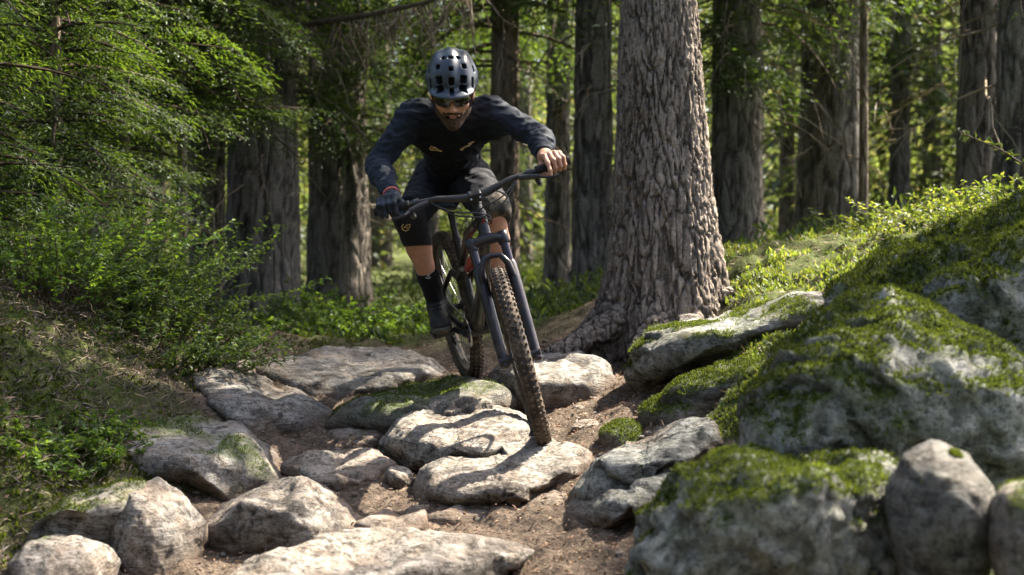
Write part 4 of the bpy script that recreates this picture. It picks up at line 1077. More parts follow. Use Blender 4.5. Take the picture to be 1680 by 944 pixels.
for s in (1, -1):
    tubes('chain_stay', [([BB + V3(-.02, s * .035, .02), BB + V3(-.13, s * .055, .015), RA + V3(.06, s * .068, 0), RA + V3(0, s * .066, 0)], [.018, .015, .013, .014])], M_frame)
    tubes('seat_stay', [([RA + V3(0, s * .066, 0), RA + V3(.10, s * .066, .11), rk + V3(0, s * .050, 0)], [.013, .012, .012])], M_frame)
    tubes('rocker_link', [([rk + V3(0, s * .046, 0), V3(.375, s * .036, .585), V3(.455, s * .028, .63)], [.014, .018, .012])], M_black)
tubes('rear_shock', [([V3(.46, 0, .63), V3(.58, 0, .675)], .019), ([V3(.57, 0, .672), V3(.70, 0, .725)], .026)], M_red)
# head badge
bd = MB(); hc = (ht0 + ht1) / 2
for k, (yy, zz, w, h) in enumerate([(-.004, .022, .014, .004), (.003, .014, .016, .004), (-.002, .006, .010, .005)]):
    bd.box(tuple(hc + ax_ * zz + pr_ * .0262 + V3(0, yy, 0)), (.003, w, h), np.array(Matrix.Rotation(-(HA - math.pi / 2), 3, 'Y')))
bd.build('head_badge', M_red, bike, False)
# saddle
n, F = ico(3)
sv = n * [.135, .07, .022]
sv[:, 1] *= np.interp(sv[:, 0], [-.135, -.06, .02, .135], [1.0, 1.05, .5, .28]); sv[:, 2] += .012 * (sv[:, 0] / .135) ** 2
obj('saddle', sv + A((.285, 0, .90)), F, M_black, bike)
# crankset, pedals, chain
CA = math.radians(4.0)
def crank(s, ang):
    d = V3(math.cos(ang), 0, math.sin(ang)); e = BB + d * .17 + V3(0, s * .075, 0)
    tubes('crank_arm', [([BB + V3(0, s * .062, 0), BB + d * .085 + V3(0, s * .07, 0), e], [.017, .014, .014])], M_black)
    pe = thing('pedal', None, None, parent=bike)
    pc = e + V3(0, s * .062, 0)
    tubes('axle', [([e, e + V3(0, s * .10, 0)], .006)], M_steel, parent=pe, seg=8)
    b = MB()
    for dx in (-.048, .048): b.box(tuple(pc + V3(dx, 0, 0)), (.014, .098, .015))
    for dy in (-.045, 0, .045): b.box(tuple(pc + V3(0, dy, 0)), (.085, .013, .014))
    for dx in (-.05, -.025, .025, .05):
        for dy in (-.044, .044): b.box(tuple(pc + V3(dx, dy, 0)), (.004, .004, .025))
    b.build('platform', M_black, pe, False)
    return pc
pedR = crank(-1, CA + math.pi); pedL = crank(1, CA)
MB().lathe([(.064, -.048), (.064, -.051), (.05, -.052), (.05, -.047)], 40, (0, 1, 0), BB, True).build('chainring', M_steel, bike)
tubes('bottom_bracket', [([BB + V3(0, .062, 0), BB + V3(0, -.062, 0)], .022)], M_black)
JW = RA + V3(.05, -.05, -.115)
tubes('chain', [([BB + V3(0, -.0495, .064), RA + V3(0, -.045, .05)], .0045), ([BB + V3(0, -.0495, -.064), JW + V3(0, 0, -.03)], .0045), ([RA + V3(.04, -.045, -.03), JW + V3(-.012, 0, .03)], .0045)], M_steel, seg=6)
tubes('derailleur', [([RA + V3(0, -.068, -.005), RA + V3(.01, -.07, -.05), JW + V3(0, -.01, .04)], [.013, .016, .013]), ([JW + V3(-.02, -.006, .045), JW + V3(.012, -.006, -.045)], .011)], M_black)
for dx, dz in ((.01, -.035), (-.016, .035)): MB().lathe([(.02, -.004), (.02, .004)], 16, (0, 1, 0), JW + V3(dx, 0, dz)).build('jockey_wheel', M_black, bike)
# fork
fork = thing('fork', None, None, parent=bike)
HW = .066
for s in (1, -1):
    tubes('stanchion', [([fk(ARCH_S - .06, .014, s * HW), fk(CR_S + .022, .0, s * HW)], .0178)], M_stan, STEER, fork, 20)
    tubes('stanchion_cap', [([fk(CR_S - .03, .002, s * HW), fk(CR_S - .024, .002, s * HW), fk(CR_S + .02, .0, s * HW), fk(CR_S + .026, 0, s * HW)], [.019, .0245, .0245, .020])], M_fork, STEER, fork, 20)
    lo = MB().tube([tuple(fk(ARCH_S + .012, .012, s * HW)), tuple(fk(ARCH_S - .002, .013, s * HW)), tuple(fk(ARCH_S - .12, .020, s * HW)), tuple(fk(.10, .030, s * HW)), tuple(fk(.02, .034, s * HW)), tuple(fk(-.022, .036, s * HW)), tuple(fk(-.03, .036, s * HW))], [.0215, .0255, .0245, .0225, .0215, .021, .012], 20)
    lo.tube([tuple(fk(0, .044, s * (HW - .024))), tuple(fk(0, .044, s * (HW + .018)))], .016, 14)
    lo.xf(STEER).build('lower_leg', M_fork, fork)
tubes('fork_crown', [([fk(CR_S - .004, .002, HW), fk(CR_S + .004, .012, HW * .55), fk(CR_S + .008, .010, 0), fk(CR_S + .004, .012, -HW * .55), fk(CR_S - .004, .002, -HW)], [.021, .021, .026, .021, .021])], M_fork, STEER, fork, 16)
tubes('fork_arch', [([fk(ARCH_S - .055, .032, HW), fk(ARCH_S - .0, .044, HW * .86), fk(ARCH_S + .040, .046, HW * .52), fk(ARCH_S + .046, .046, 0), fk(ARCH_S + .040, .046, -HW * .52), fk(ARCH_S - .0, .044, -HW * .86), fk(ARCH_S - .055, .032, -HW)], [.012, .015, .0125, .012, .0125, .015, .012])], M_fork, STEER, fork, 14)
tubes('steerer_spacers', [([ht1, ht1 + ax_ * .012], .023), ([ht1 + ax_ * .013, ht1 + ax_ * .034], .019)], M_black, STEER)
# cockpit
sc_ = ht1 + ax_ * .055
HB = sc_ + pr_ * .042 + V3(0, 0, .004)
st = MB().tube([tuple(sc_ - ax_ * .022), tuple(sc_ + ax_ * .022)], .021, 18).tube([tuple(sc_), tuple(HB)], [.018, .019], 14)
st.box(tuple(HB), (.036, .052, .042), np.array(Matrix.Rotation(-(HA - math.pi / 2), 3, 'Y')))
st.xf(STEER).build('stem', M_black, bike, bevel=.003)
bt = MB()
for yy in (-.019, .019):
    for zz in (-.015, .015): bt.tube([tuple(HB + pr_ * .018 + ax_ * zz + V3(0, yy, 0)), tuple(HB + pr_ * .023 + ax_ * zz + V3(0, yy, 0))], .0038, 8)
bt.xf(STEER).build('stem_bolts', M_steel, bike, kind='stuff')
def hb(y):
    t = abs(y)
    return HB + V3(-.050 * (t / .4) ** 1.6, y, float(np.interp(t, [0, .05, .16, .4], [0, .004, .030, .036])))
ysq = np.linspace(-.412, .412, 33)
tubes('handlebar', [([hb(y) for y in ysq], [float(np.interp(abs(y), [0, .04, .12, .2, .4], [.0178, .0175, .0135, .0113, .0112])) for y in ysq])], M_black, STEER, seg=16)
bk_ = bike
def wpt(p, steer=True): return BM @ (STEER @ p if steer else p)
for s in (1, -1):
    g = MB(); yy = np.linspace(.276, .408, 28)
    g.tube([tuple(hb(s * y)) for y in yy], [.0165 + (.0018 if i % 2 else 0) for i in range(28)], 16)
    g.tube([tuple(hb(s * .408)), tuple(hb(s * .414))], .019, 16).tube([tuple(hb(s * .270)), tuple(hb(s * .278))], .0195, 16)
    g.xf(STEER).build('grip', M_grip, bike)
    lv = thing('brake_lever', None, None, parent=bike)
    m = MB(); c = hb(s * .238)
    m.tube([tuple(c + V3(0, -s * .012, 0)), tuple(c + V3(0, s * .012, 0))], .0185, 14)
    body = [c + V3(.016, -s * .045, -.006), c + V3(.030, 0, -.012), c + V3(.040, s * .035, -.018)]
    m.tube([tuple(p) for p in body], [.011, .0125, .010], 12)
    m.xf(STEER).build('body', M_black, lv)
    tubes('blade', [([body[2], c + V3(.062, s * .058, -.026), c + V3(.058, s * .085, -.030), c + V3(.050, s * .112, -.030)], [.007, .0055, .005, .006])], M_fork, STEER, lv, 8)
    rl = MB().lathe([(.008, -.011), (.017, -.008), (.018, .006), (.010, .012)], 14, (0, 1, .3), tuple(c + V3(.022, s * .028, -.040)))
    rl.tube([tuple(c + V3(.0, s * .02, -.012)), tuple(c + V3(.02, s * .028, -.036))], .006, 8)
    rl.xf(STEER).build('remote_lever', M_black, bike)
cab = []
for s, zz, e in ((1, -.03, .03), (-1, -.04, .045), (-1, -.055, .02), (1, -.06, -.02)):
    c = hb(s * .18) + V3(.02, 0, -.01)
    cab.append(([c, HB + V3(.055, s * .10, zz), HB + V3(.062, s * .02, zz * 1.3), HB + V3(.02, -s * .045, zz - .05), fk(CR_S + .07, .0, -s * .034)], .0033))
m = MB()
for pts, r in cab:
    pts = A([tuple(p) for p in pts]); k = np.linspace(0, 4, 24); c = np.stack([np.interp(k, np.arange(5), pts[:, i]) for i in range(3)], 1)
    for _ in range(8): c[1:-1] = (c[:-2] + c[1:-1] * 2 + c[2:]) / 4
    m.tube(c, r, 6)
m.xf(STEER).build('cables', M_black, bike, kind='stuff')
GR, GLf = wpt(hb(-.353)), wpt(hb(.350))            # grip centres: rider's right hand, left hand
# ---------------------------------------------------------------- the rider
def cloth_mat(name, col, col2=None, rough=.7, weave=900.0, dirt=0.0, sheen=.06):
    t = NT(name); v = t.coord()
    c = t.mix(t.attr('tone'), col, col2 or col)
    c = t.mix(1.0, c, t.ramp(t.noise(v, 60, 4, .6), [(.3, .8), (.7, 1.2)]), 'MULTIPLY')
    if dirt: c = t.mix(t.ramp(t.noise(v, 22, 6, .75), [(.46, 0), (.62, dirt)]), c, (.16, .125, .085))
    h = t.math('ADD', t.math('MULTIPLY', t.noise(v, weave, 2), .25), t.noise(v, 34, 4, .6, .5))
    t.fin(c, rough, t.bump(h, .45, .007), .14)
    t.bs.inputs['Sheen Weight'].default_value = sheen; t.bs.inputs['Sheen Roughness'].default_value = .45
    t.bs.inputs['Sheen Tint'].default_value = (.55, .66, .9, 1)
    return t.m
def skin_mat():
    t = NT('skin'); v = t.coord()
    c = t.mix(t.noise(v, 16, 5, .6), (.33, .165, .105), (.50, .275, .185))
    c = t.mix(1.0, c, t.ramp(t.noise(v, 150, 3), [(.3, .85), (.7, 1.12)]), 'MULTIPLY')
    c = t.mix(t.ramp(t.noise(v, 26, 6, .75), [(.52, 0), (.7, .45)]), c, (.16, .10, .07))
    t.fin(c, .58, t.bump(t.noise(v, 260, 4, .7), .5, .002), .35)
    t.bs.inputs['Subsurface Weight'].default_value = .12; t.bs.inputs['Subsurface Radius'].default_value = (.012, .005, .003); t.bs.inputs['Subsurface Scale'].default_value = 1.0
    return t.m
M_skin = skin_mat()
M_jersey = cloth_mat('jersey_fabric', (.004, .0045, .0058), (.012, .0165, .026), .74, sheen=.05)
M_shorts = cloth_mat('shorts_fabric', (.009, .009, .011), (.018, .018, .022), .8, sheen=.04)
M_pad = cloth_mat('knee_pad_fabric', (.010, .010, .011), (.02, .02, .02), .75, dirt=.0)
M_padm = cloth_mat('muddy_knee_pad', (.02, .018, .016), (.04, .035, .028), .8, dirt=.8)
M_sock = cloth_mat('sock_knit', (.010, .010, .012), None, .85)
M_glove = cloth_mat('glove_fabric', (.012, .015, .020), (.026, .034, .046), .6)
M_shoe = simple('shoe_black', (.014, .014, .015), .65, 0, .3, .0015, 160, .3, dirt=.12)
M_sole = simple('shoe_rubber', (.075, .072, .070), .8, 0, .3, .001, 160, .3, dirt=.35)
M_helmet = simple('helmet_shell', (.016, .025, .040), .38, 0, .45, .0003, 50, .12)
M_liner = simple('helmet_liner', (.006, .006, .007), .8, 0, .2, 0, 60, .2)
M_lens = simple('dark_lens', (.008, .006, .006), .06, 0, .8, 0, 10, .0)
M_hair = simple('beard_hair', (.05, .03, .019), .85, 0, .2, .006, 480, .7)
M_print = simple('tan_print', (.42, .30, .15), .6, 0, .3, 0, 40, .3)
M_white = simple('pale_print', (.55, .56, .58), .6, 0, .3, 0, 40, .2)
M_band = simple('red_wristband', (.42, .10, .08), .6, 0, .3, .001, 200, .3)

shR, shL = A(P(672, 194, 5.90)), A(P(813, 188, 5.90))
elR, elL = A(P(619, 272, 5.86)), A(P(886, 226, 5.79))
hipR, hipL = A(P(712, 300, 6.40)), A(P(772, 296, 6.27))
knR, knL = A(P(671, 356, 6.04)), A(P(811, 345, 5.86))
bf = A(fw); bu = A(upv); bl = A(lfv)
pR, pL = A(BM @ pedR), A(BM @ pedL)
def foot(ped, out):
    tf = nrm(bf + out * bl * .16 + A((0, 0, .02)))
    return tf, ped - tf * .135 + bu * .115
tfR, anR = foot(pR, -1); tfL, anL = foot(pL, 1)
def grip_frame(g, s):
    a = nrm(A(wpt(hb(s * .40))) - A(wpt(hb(s * .29))))
    f = A(BM.to_3x3() @ (STEER.to_3x3() @ Vector((1, 0, 0)))); f = nrm(f - a * (f @ a)); u = np.cross(f, a) * s
    if u[2] < 0: u = -u
    return A(g), a, f, u
hR, hL = grip_frame(GR, -1), grip_frame(GLf, 1)
def hp(h, t, f, u): return h[0] + h[1] * t + h[2] * f + h[3] * u
wrR, wrL = hp(hR, -.012, -.062, .040), hp(hL, -.012, -.062, .040)
neck = A(P(743, 192, 5.90)); chest = A(P(742, 224, 6.02)); belly = A(P(742, 258, 6.20)); pelv = (hipR + hipL) / 2 + A((0, .02, .03))
HC = A(P(742, 151, 5.62)); HS = 1.045
HRm = np.array(Matrix.Rotation(math.radians(180 + 2), 3, 'Z') @ Matrix.Rotation(math.radians(-28), 3, 'X') @ Matrix.Rotation(math.radians(2), 3, 'Y'))   # head axes: x to its left... y forwards, z up
def hw(p): return HC + HS * (HRm @ A(p))
def hl(p): return ((p - HC.astype(np.float32)) @ HRm.astype(np.float32)) / HS
rider_base = Vector(((pR + pL) / 2).tolist())
rider = thing('person', 'bearded cyclist in navy jersey, blue-grey helmet and sunglasses crouched over the handlebars', 'person', rider_base)
RB = A(rider_base)
def part(name, V, F, mat, parent=rider, attrs=None, kind=None, smooth=True):
    if attrs is None: attrs = {'tone': np.zeros(len(V))}
    return obj(name, V - RB, F, mat, parent, smooth, attrs=attrs, kind=kind)
def bb(pts, pad):
    pts = np.array(pts); return pts.min(0) - pad, pts.max(0) + pad

def arms(p, g=0.0):
    d = rcone(p, shR, elR, .064 + g, .047 + g)
    d = smin(d, rcone(p, elR, elR + (wrR - elR) * .35, .048 + g, .048 + g), .02); d = smin(d, rcone(p, elR + (wrR - elR) * .3, wrR, .048 + g, .031 + g), .03)
    e = rcone(p, shL, elL, .064 + g, .047 + g)
    e = smin(e, rcone(p, elL, elL + (wrL - elL) * .35, .048 + g, .048 + g), .02); e = smin(e, rcone(p, elL + (wrL - elL) * .3, wrL, .048 + g, .031 + g), .03)
    return np.minimum(d, e)
def torso(p, g=0.0):
    d = ell(p, chest, (.146 + g, .120 + g, .120 + g))
    d = smin(d, rcone(p, shR * .93 + shL * .07 + A((0, .02, -.03)), shL * .93 + shR * .07 + A((0, .02, -.03)), .078 + g, .078 + g), .08)
    d = smin(d, ell(p, belly, (.124 + g, .145 + g, .112 + g)), .08)
    d = smin(d, ell(p, pelv, (.150 + g, .14 + g, .125 + g)), .08)
    d = smin(d, rcone(p, neck, shR + A((.04, 0, .03)), .055 + g, .05 + g), .05); d = smin(d, rcone(p, neck, shL + A((-.04, 0, .03)), .055 + g, .05 + g), .05)
    return d
def thighs(p, g=0.0):
    return np.minimum(rcone(p, hipR, knR, .088 + g, .060 + g), rcone(p, hipL, knL, .088 + g, .060 + g))
def shins(p, g=0.0):
    d = None
    for k, a in ((knR, anR), (knL, anL)):
        m = k + (a - k) * .34 + A((0, .022, 0))
        e = smin(rcone(p, k, m, .055 + g, .055 + g), rcone(p, m, a, .053 + g, .036 + g), .03)
        d = e if d is None else np.minimum(d, e)
    return d
def headsdf(q):
    d = ell(q, (0, -.012, .045), (.077, .096, .085))
    d = smin(d, ell(q, (0, .018, -.035), (.064, .074, .082)), .03)
    d = smin(d, rcone(q, (-.046, .012, -.072), (0, .068, -.100), .022, .022), .03); d = smin(d, rcone(q, (.046, .012, -.072), (0, .068, -.100), .022, .022), .03)
    for s in (-1, 1):
        d = smin(d, ell(q, (s * .044, .066, -.030), (.022, .018, .016)), .02)      # cheekbone
        d = smax(d, -ell(q, (s * .031, .108, -.002), (.019, .018, .014)), .014)    # eye socket
        d = smin(d, ell(q, (s * .031, .079, -.003), (.013, .012, .012)), .004)     # eyeball with lids
        d = smin(d, ell(q, (s * .080, -.008, -.016), (.010, .021, .032)), .008)    # ear
        d = smin(d, ell(q, (s * .012, .093, -.040), (.009, .011, .008)), .006)     # nostril wing
    d = smin(d, rcone(q, (0, .088, .010), (0, .106, -.034), .0085, .0125), .010)    # nose
    d = smin(d, rcone(q, (-.038, .082, .020), (.038, .082, .020), .011, .011), .014)  # brow
    d = smin(d, rcone(q, (-.020, .087, -.066), (.020, .087, -.066), .0055, .0055), .006)
    d = smin(d, rcone(q, (-.016, .084, -.0775), (.016, .084, -.0775), .0055, .0055), .005)  # lips
    d = smax(d, -rcone(q, (-.020, .098, -.072), (.020, .098, -.072), .0035, .0035), .004)
    d = smin(d, ell(q, (0, .078, -.108), (.020, .017, .016)), .012)
    return d
def head_world(p):
    q = hl(p); d = headsdf(q) * HS
    return smin(d, rcone(p, neck, hw((0, -.025, -.045)), .060, .056), .03)
def hand(p, h, finger_long, g=0.0, sc=1.0):
    d = None
    wr = hp(h, -.012, -.062, .040)
    for i, (t, r) in enumerate([(-.034, .0100), (-.011, .0104), (.012, .0100), (.033, .0088)]):
        r = (r + g) * sc; k = 1.0 if i < 3 else .88
        mcp = hp(h, t * .92, .004, .044 * k + .002); pip = hp(h, t, .046 * k, .026); dip = hp(h, t, .044 * k, -.006); tip = hp(h, t * .97, .022, -.024)
        if i == 0 and finger_long:
            pip = hp(h, t - .004, .050, .022); dip = hp(h, t - .008, .068, -.006); tip = hp(h, t - .010, .066, -.026)
        e = smin(rcone(p, mcp, pip, r * 1.12, r), smin(rcone(p, pip, dip, r * 1.02, r * .9), rcone(p, dip, tip, r * .9, r * .8), .004), .005)
        pal = rcone(p, mcp, wr + h[1] * t * .4, r * 1.35, .019 + g)
        e = smin(e, pal, .010)
        d = e if d is None else smin(d, e, .0035)
    th0, th1, th2 = hp(h, -.045, -.030, .012), hp(h, -.056, -.002, -.020), hp(h, -.040, .022, -.028)
    e = smin(rcone(p, wr, th0, .020 + g, .015 + g), smin(rcone(p, th0, th1, .014 + g, .011 + g), rcone(p, th1, th2, .0105 + g, .009 + g), .006), .012)
    d = smin(d, e, .010)
    return d

# body: one skin surface (head and hands at a finer grid, overlapping under the clothes)
bits = []
lo, hi = bb([shR, shL, elR, elL, knR, knL, anR, anL, hipR, hipL, neck], .16)
bits.append(surfnet(lambda p: smin(smin(smin(torso(p, -.012), arms(p, -.010), .03), smin(thighs(p, -.008), shins(p), .03), .04), rcone(p, neck, HC, .05, .05), .03), lo, hi, .0125))
lo, hi = bb([hw((-.11, -.12, -.14)), hw((.11, .12, .15)), neck], .03)
bits.append(surfnet(head_world, lo, hi, .0038))
for h, fl in ((hL, True), (hR, False)):
    lo, hi = bb([h[0]], .12)
    bits.append(surfnet(lambda p: smin(hand(p, h, fl, 0.0 if fl else -.0015), rcone(p, hp(h, -.012, -.062, .040), (elL if fl else elR) * .35 + hp(h, -.012, -.062, .040) * .65, .029, .034), .012), lo, hi, .0030))
bV, bF = catVF(bits)
part('body', bV, bF, M_skin)
# fingernails
nl = MB()
for t in (-.034 - .010, -.011, .012, .033):
    c = hp(hL, t, .0305 if t > -.04 else .0735, -.020 if t > -.04 else -.020)
    nl.box(c, (.009, .010, .002), np.stack([hL[1], hL[3], hL[2]], 1))
nl.build('fingernails', M_skin, rider, True, 'stuff', RB)

# jersey
def wrinkle(p, s, k):
    q = p.astype(np.float64) * s
    return k * (ridge(q, 2, 5) - .6)
def along(p, a, b): 
    ba = (A(b) - A(a)).astype(np.float32); return ((p - A(a).astype(np.float32)) @ ba) / float(ba @ ba)
def jersey(p):
    fold = wrinkle(p @ np.diag([1, 1, 2.2]).astype(np.float32), 14.0, .0075) + wrinkle(p, 7, .005)
    d = smin(torso(p, .003), arms(p, .002), .04) - fold
    for e, w in ((elR, wrR), (elL, wrL)):
        t = along(p, e, w); near = np.linalg.norm(p - A(w).astype(np.float32), axis=1) < .11
        d = np.where(near, smax(d, (t - .93) * np.linalg.norm(w - e), .006), d)
    nd = nrm(HC - neck)
    d = smax(d, -rcone(p, neck + nd * .075, HC + nd * .1, .064, .075), .008)
    dn = nrm(pelv - chest)
    return smax(d, (p - (belly * .45 + pelv * .55).astype(np.float32)) @ dn.astype(np.float32), .012)
lo, hi = bb([shR, shL, elR, elL, wrR, wrL, belly, pelv], .13)
jV, jF = surfnet(jersey, lo, hi, .0068)
ar = arms(jV.astype(np.float32), .006)
part('jersey', jV, jF, M_jersey, attrs={'tone': sstep(.03, -.005, ar)})
nd, ns, nu = frame_of(HC - neck)
MB().tube([neck + nd * .026 + ns * math.cos(t) * .068 + nu * math.sin(t) * .068 for t in np.linspace(0, 2 * math.pi, 25)], .007, 8).build('collar', M_jersey, rider, off=RB)
# shorts
def shorts(p):
    fold = wrinkle(p @ np.diag([1, 1, 2.4]).astype(np.float32), 12.0, .006) + wrinkle(p, 6, .004)
    d = smin(thighs(p, .016), ell(p, pelv, (.158, .150, .125)), .06) - fold
    for h_, k in ((hipR, knR), (hipL, knL)):
        t = along(p, h_, k); near = rcone(p, h_, k + (k - h_) * .3, .16, .13) < 0
        d = np.where(near, smax(d, (t - .92) * np.linalg.norm(k - h_), .006), d)
    return d
lo, hi = bb([hipR, hipL, knR, knL, pelv], .17)
sV, sF = surfnet(shorts, lo, hi, .008)
part('shorts', sV, sF, M_shorts, attrs={'tone': np.clip(.4 + .6 * fbm(sV * 5, 2, 3), 0, 1)})
# knee pads, socks, shoes
def sleeve(name, a, b, c, r0, r1, r2, t0, t1, mat, fold=.0025):
    ax = nrm(A(c) - A(a)); L = np.linalg.norm(A(c) - A(a))
    def f(p):
        d = smin(rcone(p, a, b, r0, r1), rcone(p, b, c, r1, r2), .02) - wrinkle(p @ np.diag([1, 1, 2.6]).astype(np.float32), 15.0, fold)
        s = (p - A(a).astype(np.float32)) @ ax.astype(np.float32)
        return smax(smax(d, s - L * t1, .006), L * t0 - s, .006)
    lo, hi = bb([a, b, c], max(r0, r1, r2) + .03)
    V, F = surfnet(f, lo, hi, .006)
    return part(name, V, F, mat), V, F
padR = sleeve('knee_pad', knR + (hipR - knR) * .30, knR + A((0, -.012, 0)), knR + (anR - knR) * .40, .070, .071, .062, -.1, .86, M_pad)
padL = sleeve('knee_pad', knL + (hipL - knL) * .30, knL + A((0, -.012, 0)), knL + (anL - knL) * .26, .070, .071, .064, -.1, .9, M_padm)
sockR = sleeve('sock', knR + (anR - knR) * .40, knR + (anR - knR) * .68 + A((0, .01, 0)), anR, .052, .047, .043, .36, 1.1, M_sock, .001)
sockL = sleeve('sock', knL + (anL - knL) * .40, knL + (anL - knL) * .68 + A((0, .01, 0)), anL, .052, .047, .043, .36, 1.1, M_sock, .001)
def shoe(ped, tf, an):
    side = np.cross(bu, tf); side = nrm(side); u = np.cross(tf, side)
    heel, ball, toe = ped - tf * .165 + u * .052, ped + u * .050, ped + tf * .085 + u * .040
    Rm = np.stack([side, tf, u], 1).astype(np.float32)
    def f(p):
        d = smin(ell(p, ball + tf * .015, (.050, .10, .042), Rm), ell(p, heel, (.038, .06, .048), Rm), .05)
        d = smin(d, rcone(p, heel + u * .02, an + u * .015, .042, .043), .03)
        d = smin(d, rcone(p, an - u * .01, ball + tf * .02 + u * .01, .040, .030), .03)
        z = (p - ped.astype(np.float32)) @ u.astype(np.float32)
        d = d - .0012 * np.sin(z * 260) * (z > .05)
        d = smax(d, .022 - z, .006)
        return smax(d, (p - (an + u * .018).astype(np.float32)) @ nrm(u - tf * .2).astype(np.float32), .006)
    lo, hi = bb([heel, ball, toe, an, toe + tf * .05], .075)
    V, F = surfnet(f, lo, hi, .0055)
    s = part('shoe', V, F, M_shoe)
    def g(p):
        d = smin(ell(p, ball + tf * .015 - u * .01, (.055, .110, .045), Rm), ell(p, heel - u * .01, (.043, .066, .05), Rm), .05)
        z = (p - ped.astype(np.float32)) @ u.astype(np.float32); y = (p - ped.astype(np.float32)) @ tf.astype(np.float32)
        return smax(smax(d, .010 - z, .004), z - (.028 + .018 * np.clip((y - .05) / .05, 0, 1)), .004)
    V, F = surfnet(g, lo, hi, .0055)
    so = obj('sole', V - RB, F, M_sole, s)
    lc = MB()
    for i in range(5):
        c = an * (1 - i / 5) + (ball + tf * .02) * (i / 5) + u * (.036 - .002 * i) + tf * .02
        lc.tube([c - side * .024, c + u * .007, c + side * .024], .0035, 6)
    lc.build('laces', M_black, s, off=RB)
shoe(pR, tfR, anR); shoe(pL, tfL, anL)
# right-hand glove and wristband, left wrist band
lo, hi = bb([hR[0]], .12)
gV, gF = surfnet(lambda p: smax(smin(hand(p, hR, False, .0015), rcone(p, wrR, elR * .2 + wrR * .8, .030, .031), .012), (along(p, wrR, elR) - .045) * np.linalg.norm(elR - wrR), .004), lo, hi, .0032)
part('glove', gV, gF, M_glove, attrs={'tone': sstep(-.2, .3, fbm(gV * 30, 2, 4))})
def band(c, ax, r, w, mat, name):
    MB().lathe([(r - .001, -w), (r + .003, -w), (r + .003, w), (r - .001, w)], 28, ax, c, True).build(name, mat, rider, off=RB)
band(wrR + (elR - wrR) * .055, elR - wrR, .0335, .006, M_band, 'wristband')

# helmet
HRF = HRm
def hsurf(x, z, c=(0, -.012, .058), r=(.106, .136, .116)):
    y = c[1] + r[1] * math.sqrt(max(1 - ((x - c[0]) / r[0]) ** 2 - ((z - c[2]) / r[2]) ** 2, .0))
    n = nrm(A(((x - c[0]) / r[0] ** 2, (y - c[1]) / r[1] ** 2, (z - c[2]) / r[2] ** 2)))
    return A((x, y, z)), n
VENTS = []   # x, z on the front, half width, half height, turn
for s in (-1, 1):
    VENTS += [(s * .045, .058, .013, .0105, s * .5), (s * .049, .090, .0125, .0145, s * .35), (s * .052, .132, .0085, .010, s * .5), (s * .030, .161, .008, .007, 0), (s * .086, .062, .008, .022, s * .25), (s * .092, .106, .007, .013, s * .4)]
VENTS += [(0, .054, .008, .009, 0), (0, .090, .011, .0155, 0), (0, .132, .0085, .0085, 0), (0, .162, .009, .006, 0)]
def helmet(p):
    q = hl(p)
    d = ell(q, (0, -.012, .058), (.106, .136, .116))
    # ridges along the shell
    x = np.abs(q[:, 0]); d = d - .0035 * np.cos(x * 105) * sstep(.02, .06, q[:, 2])
    # visor
    v = ell(q, (0, .070, .030), (.094, .098, .030)); v = smax(v, -(q[:, 2] - .020 - .10 * np.maximum(q[:, 1] - .06, 0)), .004)
    d = smin(d, v, .012)
    low = .022 - .055 * np.clip(-q[:, 1] / .13, -.2, 1) - .030 * np.clip(1 - np.abs(q[:, 1] + .0) / .05, 0, 1) * (x > .06)
    d = smax(d, low - q[:, 2], .006)
    d = smax(d, -ell(q, (0, -.012, .050), (.088, .116, .096)), .005)
    for vx, vz, w, h_, turn in VENTS:
        c, n = hsurf(vx, vz)
        t = nrm(np.cross(A((0, 0, 1)) + n * .01, n)); b_ = np.cross(n, t)
        t2 = t * math.cos(turn) + b_ * math.sin(turn); b2 = -t * math.sin(turn) + b_ * math.cos(turn)
        R = np.stack([t2, b2, n], 1)
        e = (q - c.astype(np.float32)) @ R.astype(np.float32)
        bx = np.maximum(np.abs(e) - np.array([w * .72, h_ * .78, .03], dtype=np.float32), 0)
        d = smax(d, -(np.sqrt((bx * bx).sum(1)) - w * .30), .003)
    for vx, vy, vz in ((.05, -.10, .12), (-.05, -.10, .12), (0, -.12, .11), (.04, -.13, .06), (-.04, -.13, .06), (0, -.07, .165)):
        d = smax(d, -ell(q, (vx, vy, vz), (.014, .030, .022)), .004)
    return d * HS
lo, hi = bb([hw((x, y, z)) for x in (-.12, .12) for y in (-.16, .18) for z in (-.03, .185)], .012)
V, F = surfnet(helmet, lo, hi, .0034)
hel = part('helmet', V, F, M_helmet)
n, F2 = ico(4)
LV = A([hw(v) for v in (n * [.0905, .1185, .0985] + [0, -.012, .050]) if True]); keep = np.array([(F2[:, k][:, None] >= 0)[:, 0] for k in range(3)]).all(0)
lz = (n * .0985)[:, 2] + .05; keep = (lz[F2] > .018).all(1)
obj('liner', LV - RB, F2[keep], M_liner, hel)
st = MB()
for s in (-1, 1):
    st.tube([hw((s * .084, .03, .02)), hw((s * .073, .030, -.045)), hw((s * .045, .030, -.100)), hw((0, .030, -.126))], .0035, 6)
    st.tube([hw((s * .086, -.06, .0)), hw((s * .074, .0, -.04)), hw((s * .073, .030, -.045))], .003, 6)
st.build('chin_strap', M_black, hel, off=RB)
